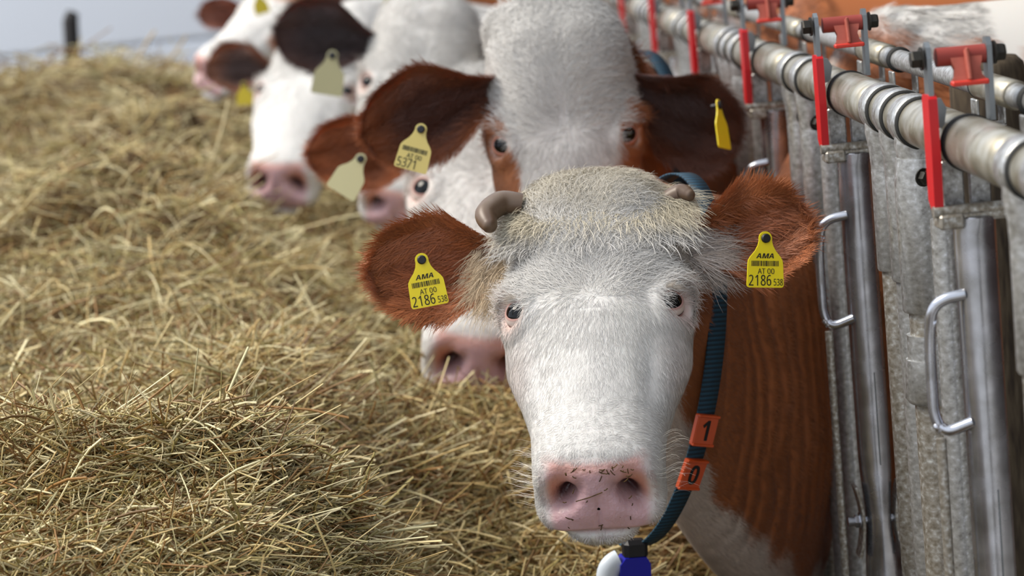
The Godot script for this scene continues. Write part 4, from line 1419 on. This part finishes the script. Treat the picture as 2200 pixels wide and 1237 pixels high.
	K.ears = [
		{"base": Vector3(-0.108, 0.112, -0.080), "out": Vector3(-0.95, 0.10, -0.15), "face": Vector3(0.05, -0.35, 0.9), "long": 0.17, "wide": 0.06, "cup": 0.34, "inside": Color(0.2, 0.06, 0.03), "rim": Color(0.25, 0.09, 0.05), "outside": Color(0.25, 0.09, 0.05), "fur": 0.8},
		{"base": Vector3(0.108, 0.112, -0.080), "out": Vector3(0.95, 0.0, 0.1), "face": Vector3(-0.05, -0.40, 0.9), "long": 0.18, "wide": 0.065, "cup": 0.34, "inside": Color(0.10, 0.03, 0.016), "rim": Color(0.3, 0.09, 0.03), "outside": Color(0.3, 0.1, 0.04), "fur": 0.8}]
	var six := cow(K)
	ear_tag(six, Vector3(-0.355, 1.292, -7.25), Vector3(0, -8, 10), M.tag_dull, ["", "", "", ""], 0.8)

	# ---- 7: only an ear of it shows
	H = head_at(Vector3(-0.335, 1.195, -8.32), Vector3(-0.02, -0.9, 0.40), Vector3(-0.05, 0.40, 0.9), 1.0)
	var z7 := gap(7)
	K = {"head": H, "label": "cow hidden behind the farthest white face, only its brown ear in view", "sides": 48, "fine": 0.014, "hair": 0.1, "hair_to": 16.0}
	K.neck = body_behind([[Vector3(-0.05, 1.12, -8.5), 0.112, 0.21, 0.23, Vector3(0.9, -0.1, -0.2)], [Vector3(0.3, 1.0, -8.64), 0.118, 0.25, 0.30, Vector3(0.9, -0.1, -0.1)]], z7)
	K.legs = legs_at(z7)
	K.coat = all_white
	K.groom = groomer(H, 0.02, false)
	K.ears = [
		{"base": Vector3(-0.108, 0.05, -0.070), "out": Vector3(-0.95, 0.05, 0.1), "face": Vector3(0.05, -0.35, 0.9), "long": 0.18, "wide": 0.055, "cup": 0.34, "inside": Color(0.22, 0.07, 0.04), "rim": Color(0.27, 0.10, 0.06), "outside": Color(0.27, 0.10, 0.06), "fur": 0.8},
		{"base": Vector3(0.108, 0.10, -0.080), "out": Vector3(0.95, 0.0, 0.1), "face": Vector3(-0.05, -0.40, 0.9), "long": 0.18, "wide": 0.06, "cup": 0.34, "inside": Color(0.10, 0.03, 0.016), "rim": Color(0.3, 0.09, 0.03), "outside": Color(0.3, 0.1, 0.04), "fur": 0.8}]
	cow(K)

func horns(root: Node3D, H: Transform3D, paths: Array, radii: Array) -> void:
	for i in paths.size():
		var pts := []; var rad := []
		var src: Array = paths[i]; var rr: Array = radii[i]
		var n := src.size()
		for k in n - 1:
			for e in 6:
				var t := e / 6.0
				var a: Vector3 = src[maxi(k - 1, 0)]; var b: Vector3 = src[k]; var c: Vector3 = src[k + 1]; var d: Vector3 = src[mini(k + 2, n - 1)]
				pts.append(H * b.cubic_interpolate(c, a, d, t)); rad.append(lerpf(rr[k], rr[k + 1], t))
		var tip: Vector3 = H * (src[n - 1] as Vector3)
		var ax: Vector3 = (tip - (pts[-1] as Vector3)).normalized()
		for e in 6:
			var g := e / 5.0
			pts.append(tip + ax * rr[n - 1] * 0.8 * sin(g * PI * 0.5)); rad.append(maxf(0.0004, rr[n - 1] * cos(g * PI * 0.5)))
		var st := begin()
		tube(st, pts, rad, 22)
		put("horn", done(st), M.horn, root)

# a plastic ear tag: shield-shaped plate, stud, printing
func ear_tag(root: Node3D, at: Vector3, turn: Vector3, mat: Material, lines: Array, scale := 1.0) -> void:
	var b := Basis(Vector3.UP, deg_to_rad(turn.x)) * Basis(Vector3.RIGHT, deg_to_rad(turn.y)) * Basis(Vector3(0, 0, 1), deg_to_rad(turn.z))
	var g := group("ear_tag", root)
	g.transform = Transform3D(b * scale, at)
	var o := PackedVector2Array()
	for e in [[-0.0275, -0.046, 0], [0.0275, -0.046, 1]]:
		for k in 5:
			var a = PI * (1.0 + 0.5 * e[2]) + PI * 0.5 * k / 4.0
			o.append(Vector2(e[0] + (0.004 if e[2] == 0 else -0.004) + cos(a) * 0.004, e[1] + 0.004 + sin(a) * 0.004))
	o.append_array([Vector2(0.0262, -0.012), Vector2(0.0255, -0.008), Vector2(0.0225, -0.003), Vector2(0.0155, 0.005), Vector2(0.0115, 0.012), Vector2(0.0098, 0.018)])
	for k in 11:
		var a := -0.2 + (PI + 0.4) * k / 10.0
		o.append(Vector2(cos(a) * 0.0098, 0.0225 + sin(a) * 0.0098))
	o.append_array([Vector2(-0.0098, 0.018), Vector2(-0.0115, 0.012), Vector2(-0.0155, 0.005), Vector2(-0.0225, -0.003), Vector2(-0.0255, -0.008), Vector2(-0.0262, -0.012)])
	var st := begin()
	slab(st, o, 0.0016)
	put("plate", done(st), mat, g)
	st = begin()
	tube(st, [Vector3(0, 0.0225, -0.012), Vector3(0, 0.0225, 0.003), Vector3(0, 0.0225, 0.0036), Vector3(0, 0.0225, 0.0036)], [0.0035, 0.0035, 0.0062, 0.003], 18)
	tube(st, [Vector3(0, 0.0225, 0.0008), Vector3(0, 0.0225, 0.0042), Vector3(0, 0.0225, 0.0052)], [0.0066, 0.0064, 0.0050], 20)
	put("stud", done(st), M.stud, g)
	var z := 0.0010
	if lines[0]: words("maker_mark", lines[0], 0.0095, Vector3(0, -0.002, z), g, M.ink, Basis(Vector3(1, 0, 0), Vector3(0.25, 1, 0), Vector3(0, 0, 1)), "Droid Sans", 1.25, 700)
	if lines[1]: words("country_code", lines[1], 0.0100, Vector3(0.001, -0.0235, z), g, M.ink)
	if lines[2]:
		var bars := begin()
		var r := RandomNumberGenerator.new()
		r.seed = 8
		var x := -0.0205
		while x < 0.0195:
			var w := r.randf_range(0.0005, 0.0013)
			box(bars, Vector3(x, -0.0125, z), Vector3(w, 0.0075, 0.0004), 0.0001)
			x += w + r.randf_range(0.0004, 0.0010)
		put("barcode", done(bars), M.ink, g)
		words("number", lines[2], 0.0200, Vector3(-0.0078, -0.0365, z), g, M.ink, Basis(), "Droid Sans", 0.78)
	if lines[3]: words("small_number", lines[3], 0.0125, Vector3(0.0190, -0.0388, z), g, M.ink, Basis(), "Droid Sans", 0.70)

# a woven neck band with plastic number blocks and, on the front cow, a transponder under the throat
func collar(root: Node3D, K: Dictionary, s: float, off: float, hang: float, blocks: Array, pendant: bool) -> void:
	var at := 0
	for i in K.ring_s.size():
		if K.ring_s[i] <= s: at = i
	var o: Vector3 = K.frames[at][0]
	var B: Basis = K.frames[at][1]
	var v: Array = K.frames[at][2]
	var place := func(a: float, lift: float) -> Vector3:
		var c := cos(a)
		return o + B.x * sin(a) * (v[0] + off + lift) + B.z * c * ((v[1] if c > 0 else v[2]) + off + lift) + (Vector3.DOWN * hang - B.y * hang * 4.0) * (1.0 - c) * 0.5
	var g := group("collar", root)
	var st := begin()
	var n := 120
	var hw := 0.0165
	var run := 0.0
	for i in n:
		var a0 := TAU * i / n; var a1 := TAU * (i + 1) / n
		var p0: Vector3 = place.call(a0, 0.0); var p1: Vector3 = place.call(a1, 0.0)
		var q0: Vector3 = place.call(a0, 0.003); var q1: Vector3 = place.call(a1, 0.003)
		var u0 := run; run += p0.distance_to(p1)
		var u1 := run
		var w := B.y * hw
		for f in [[q0 - w, q0 + w, q1 + w, q1 - w], [p0 + w, p0 - w, p1 - w, p1 + w], [p0 - w, q0 - w, q1 - w, p1 - w], [q0 + w, p0 + w, p1 + w, q1 + w]]:
			for e in [[0, u0, 0.0], [1, u0, 1.0], [2, u1, 1.0], [0, u0, 0.0], [2, u1, 1.0], [3, u1, 0.0]]:
				st.set_uv(Vector2(e[1], e[2])); st.add_vertex(f[e[0]])
	put("strap", done(st), M.webbing, g)
	for b in blocks:
		var a: float = b[1]
		var c: Vector3 = place.call(a, 0.006)
		var t: Vector3 = ((place.call(a + 0.05, 0.006) as Vector3) - (place.call(a - 0.05, 0.006) as Vector3)).normalized()
		var nn := t.cross(B.y)
		if nn.dot(c - o) < 0: nn = -nn
		# upright numeral: its foot points down along the strap
		var up := -t
		var rt := up.cross(nn)
		var bb := Basis(rt, up, nn)
		var pl := Transform3D(bb, c)
		st = begin()
		box(st, Vector3.ZERO, Vector3(0.042, 0.047, 0.010), 0.002)
		box(st, Vector3(0, 0.0215, 0.004), Vector3(0.042, 0.004, 0.006), 0.001)
		box(st, Vector3(0, -0.0215, 0.004), Vector3(0.042, 0.004, 0.006), 0.001)
		put("number_block", done(st), M.orange, g, pl)
		words("numeral", b[0], 0.042, pl * Vector3(0, 0, 0.0053), g, M.ink, bb, "Droid Sans", 0.9, 700)
	if pendant:
		var c: Vector3 = place.call(PI, 0.0)
		var pd := group("transponder", root)
		pd.transform = Transform3D(Basis(Vector3.UP, 0.15) * Basis(Vector3(0, 0, 1), -0.05), c + Vector3(-0.018, -0.064, 0.03))
		st = begin()
		slab(st, PackedVector2Array([Vector2(-0.012, -0.055), Vector2(0.030, -0.055), Vector2(0.034, -0.045), Vector2(0.034, 0.045), Vector2(0.028, 0.056), Vector2(-0.004, 0.056), Vector2(-0.012, 0.046)]), 0.034, Transform3D(), 0.002)
		put("housing", done(st), M.blue, pd)
		st = begin()
		tube(st, rounded([Vector3(-0.010, 0.050, 0), Vector3(-0.026, 0.044, 0), Vector3(-0.032, 0.0, 0), Vector3(-0.026, -0.05, 0), Vector3(-0.010, -0.054, 0)], 0.014), 0.017, 18, true, Vector2(0.8, 1.0))
		put("shell", done(st), M.pale_shell, pd)
		st = begin()
		box(st, Vector3(0.014, 0.066, 0.002), Vector3(0.036, 0.030, 0.026), 0.006)
		put("clip", done(st), M.stud, pd)

func nose_bits(root: Node3D, H: Transform3D) -> void:
	var r := RandomNumberGenerator.new()
	r.seed = 4
	var st := begin()
	var N := Vector3(0, 0.4226, 0.9063)
	var In := Vector3(0, 0.9063, -0.4226)
	for k in 44:
		var x := r.randf_range(-0.045, 0.05); var q := r.randf_range(-0.046, 0.046)
		if k < 18: q = 0.047 + r.randf_range(-0.004, 0.005)
		var t := 0.0
		var d := Vector2.from_angle(r.randf() * TAU) * r.randf_range(0.003, 0.010)
		if k == 0: d = Vector2(0.036, 0.012); 
		if k == 0: x = -0.01; q = 0.012
		var a := PAD + Vector3(x - d.x * 0.5, 0, 0) + N * (q - d.y * 0.5)
		var b := PAD + Vector3(x + d.x * 0.5, 0, 0) + N * (q + d.y * 0.5)
		var l := 0.0278 - 3.2 * q * q - 0.6 * x * x
		tube(st, [H * (a - In * l), H * ((a + b) * 0.5 - In * (l + 0.0015)), H * (b - In * l)], 0.0007, 5)
	put("hay_scraps", done(st), M.hay_base, root)

# long hair: ear bases, poll, lashes, whiskers
func front_cow_hair(bufs: Dictionary, H: Transform3D, K: Dictionary) -> void:
	var B := H.basis
	var r := RandomNumberGenerator.new()
	r.seed = 21
	# beige locks that hang out of the right ear
	for k in 420:
		var p := H * Vector3(r.randf_range(-0.165, -0.112), r.randf_range(0.055, 0.135), r.randf_range(-0.075, -0.055))
		var d := Vector3(r.randf_range(-0.75, -0.05), r.randf_range(-1.0, -0.45), 0.25)
		lock(bufs, 4, p, Vector3(-0.1, 0.2, 1).normalized(), d, r.randf_range(0.035, 0.062), tint(Color(0.62, 0.47, 0.30), r.randf_range(0.65, 1.2)))
	# grey-white fan in the left ear
	for k in 420:
		var p := H * Vector3(r.randf_range(0.120, 0.150), r.randf_range(0.090, 0.145), r.randf_range(-0.085, -0.060))
		var d := Vector3(r.randf_range(0.6, 1.0), r.randf_range(-0.75, 0.15), 0.2)
		lock(bufs, 4, p, Vector3(0.1, 0.2, 1).normalized(), d, r.randf_range(0.045, 0.075), tint(Color(0.56, 0.49, 0.44), r.randf_range(0.55, 1.3)))
	# shaggy poll
	for k in 1100:
		var x := r.randf_range(-0.115, 0.118)
		var y := r.randf_range(0.10, 0.192)
		var z := -0.006 - 1.2 * x * x - 10.0 * pow(maxf(0.0, y - 0.135), 2.0)
		var top := smoothstep(0.16, 0.19, y)
		var d := B * Vector3((x + 0.02) * 9.0 + r.randfn(0, 0.35), lerpf(-0.55, 0.5, top) + r.randfn(0, 0.35), 0.25 + r.randf() * 0.3)
		var n := (B * Vector3(x * 3.0, 0.35 + top * 0.6, 1)).normalized()
		lock(bufs, 3, H * Vector3(x, y, z), n, d, r.randf_range(0.030, 0.056), tint(Color(0.62, 0.545, 0.39).lerp(Color(0.62, 0.60, 0.565), smoothstep(0.15, 0.10, y)), r.randf_range(0.72, 1.15)))
	# lashes
	for sg in [-1.0, 1.0]:
		for k in 26:
			var t := r.randf_range(-0.7, 0.7)
			var p := H * (Vector3(EYE.x * sg, EYE.y, EYE.z) + Vector3(0.010 * sg + 0.012 * sg * t * 0.5, 0.011, 0.020 - 0.010 * t))
			var d := B * Vector3(0.55 * sg + 0.3 * sg * t, 0.35, 0.5 - 0.3 * t) + Vector3(0, -0.25, 0)
			lock(bufs, 4, p, (B * Vector3(0, 1, 0)).normalized(), d, r.randf_range(0.016, 0.026), Color(0.80, 0.74, 0.66))
	# whiskers round the muzzle and chin
	for k in 190:
		var sg := -1.0 if k % 2 else 1.0
		var chin := k % 5 == 0
		var p := H * (Vector3(sg * r.randf_range(0.070, 0.083), r.randf_range(-0.265, -0.20), r.randf_range(-0.11, -0.03)) if not chin else Vector3(sg * r.randf_range(0.0, 0.06), r.randf_range(-0.265, -0.24), -0.118))
		var d := B * (Vector3(sg, r.randf_range(-0.6, 0.3), r.randf_range(-0.5, 0.4)) if not chin else Vector3(sg * r.randf() * 0.6, -0.5, -0.9))
		lock(bufs, 5, p, (B * Vector3(0, 0.7, 0.7)).normalized(), d, r.randf_range(0.026, 0.062), Color(0.75, 0.70, 0.60))
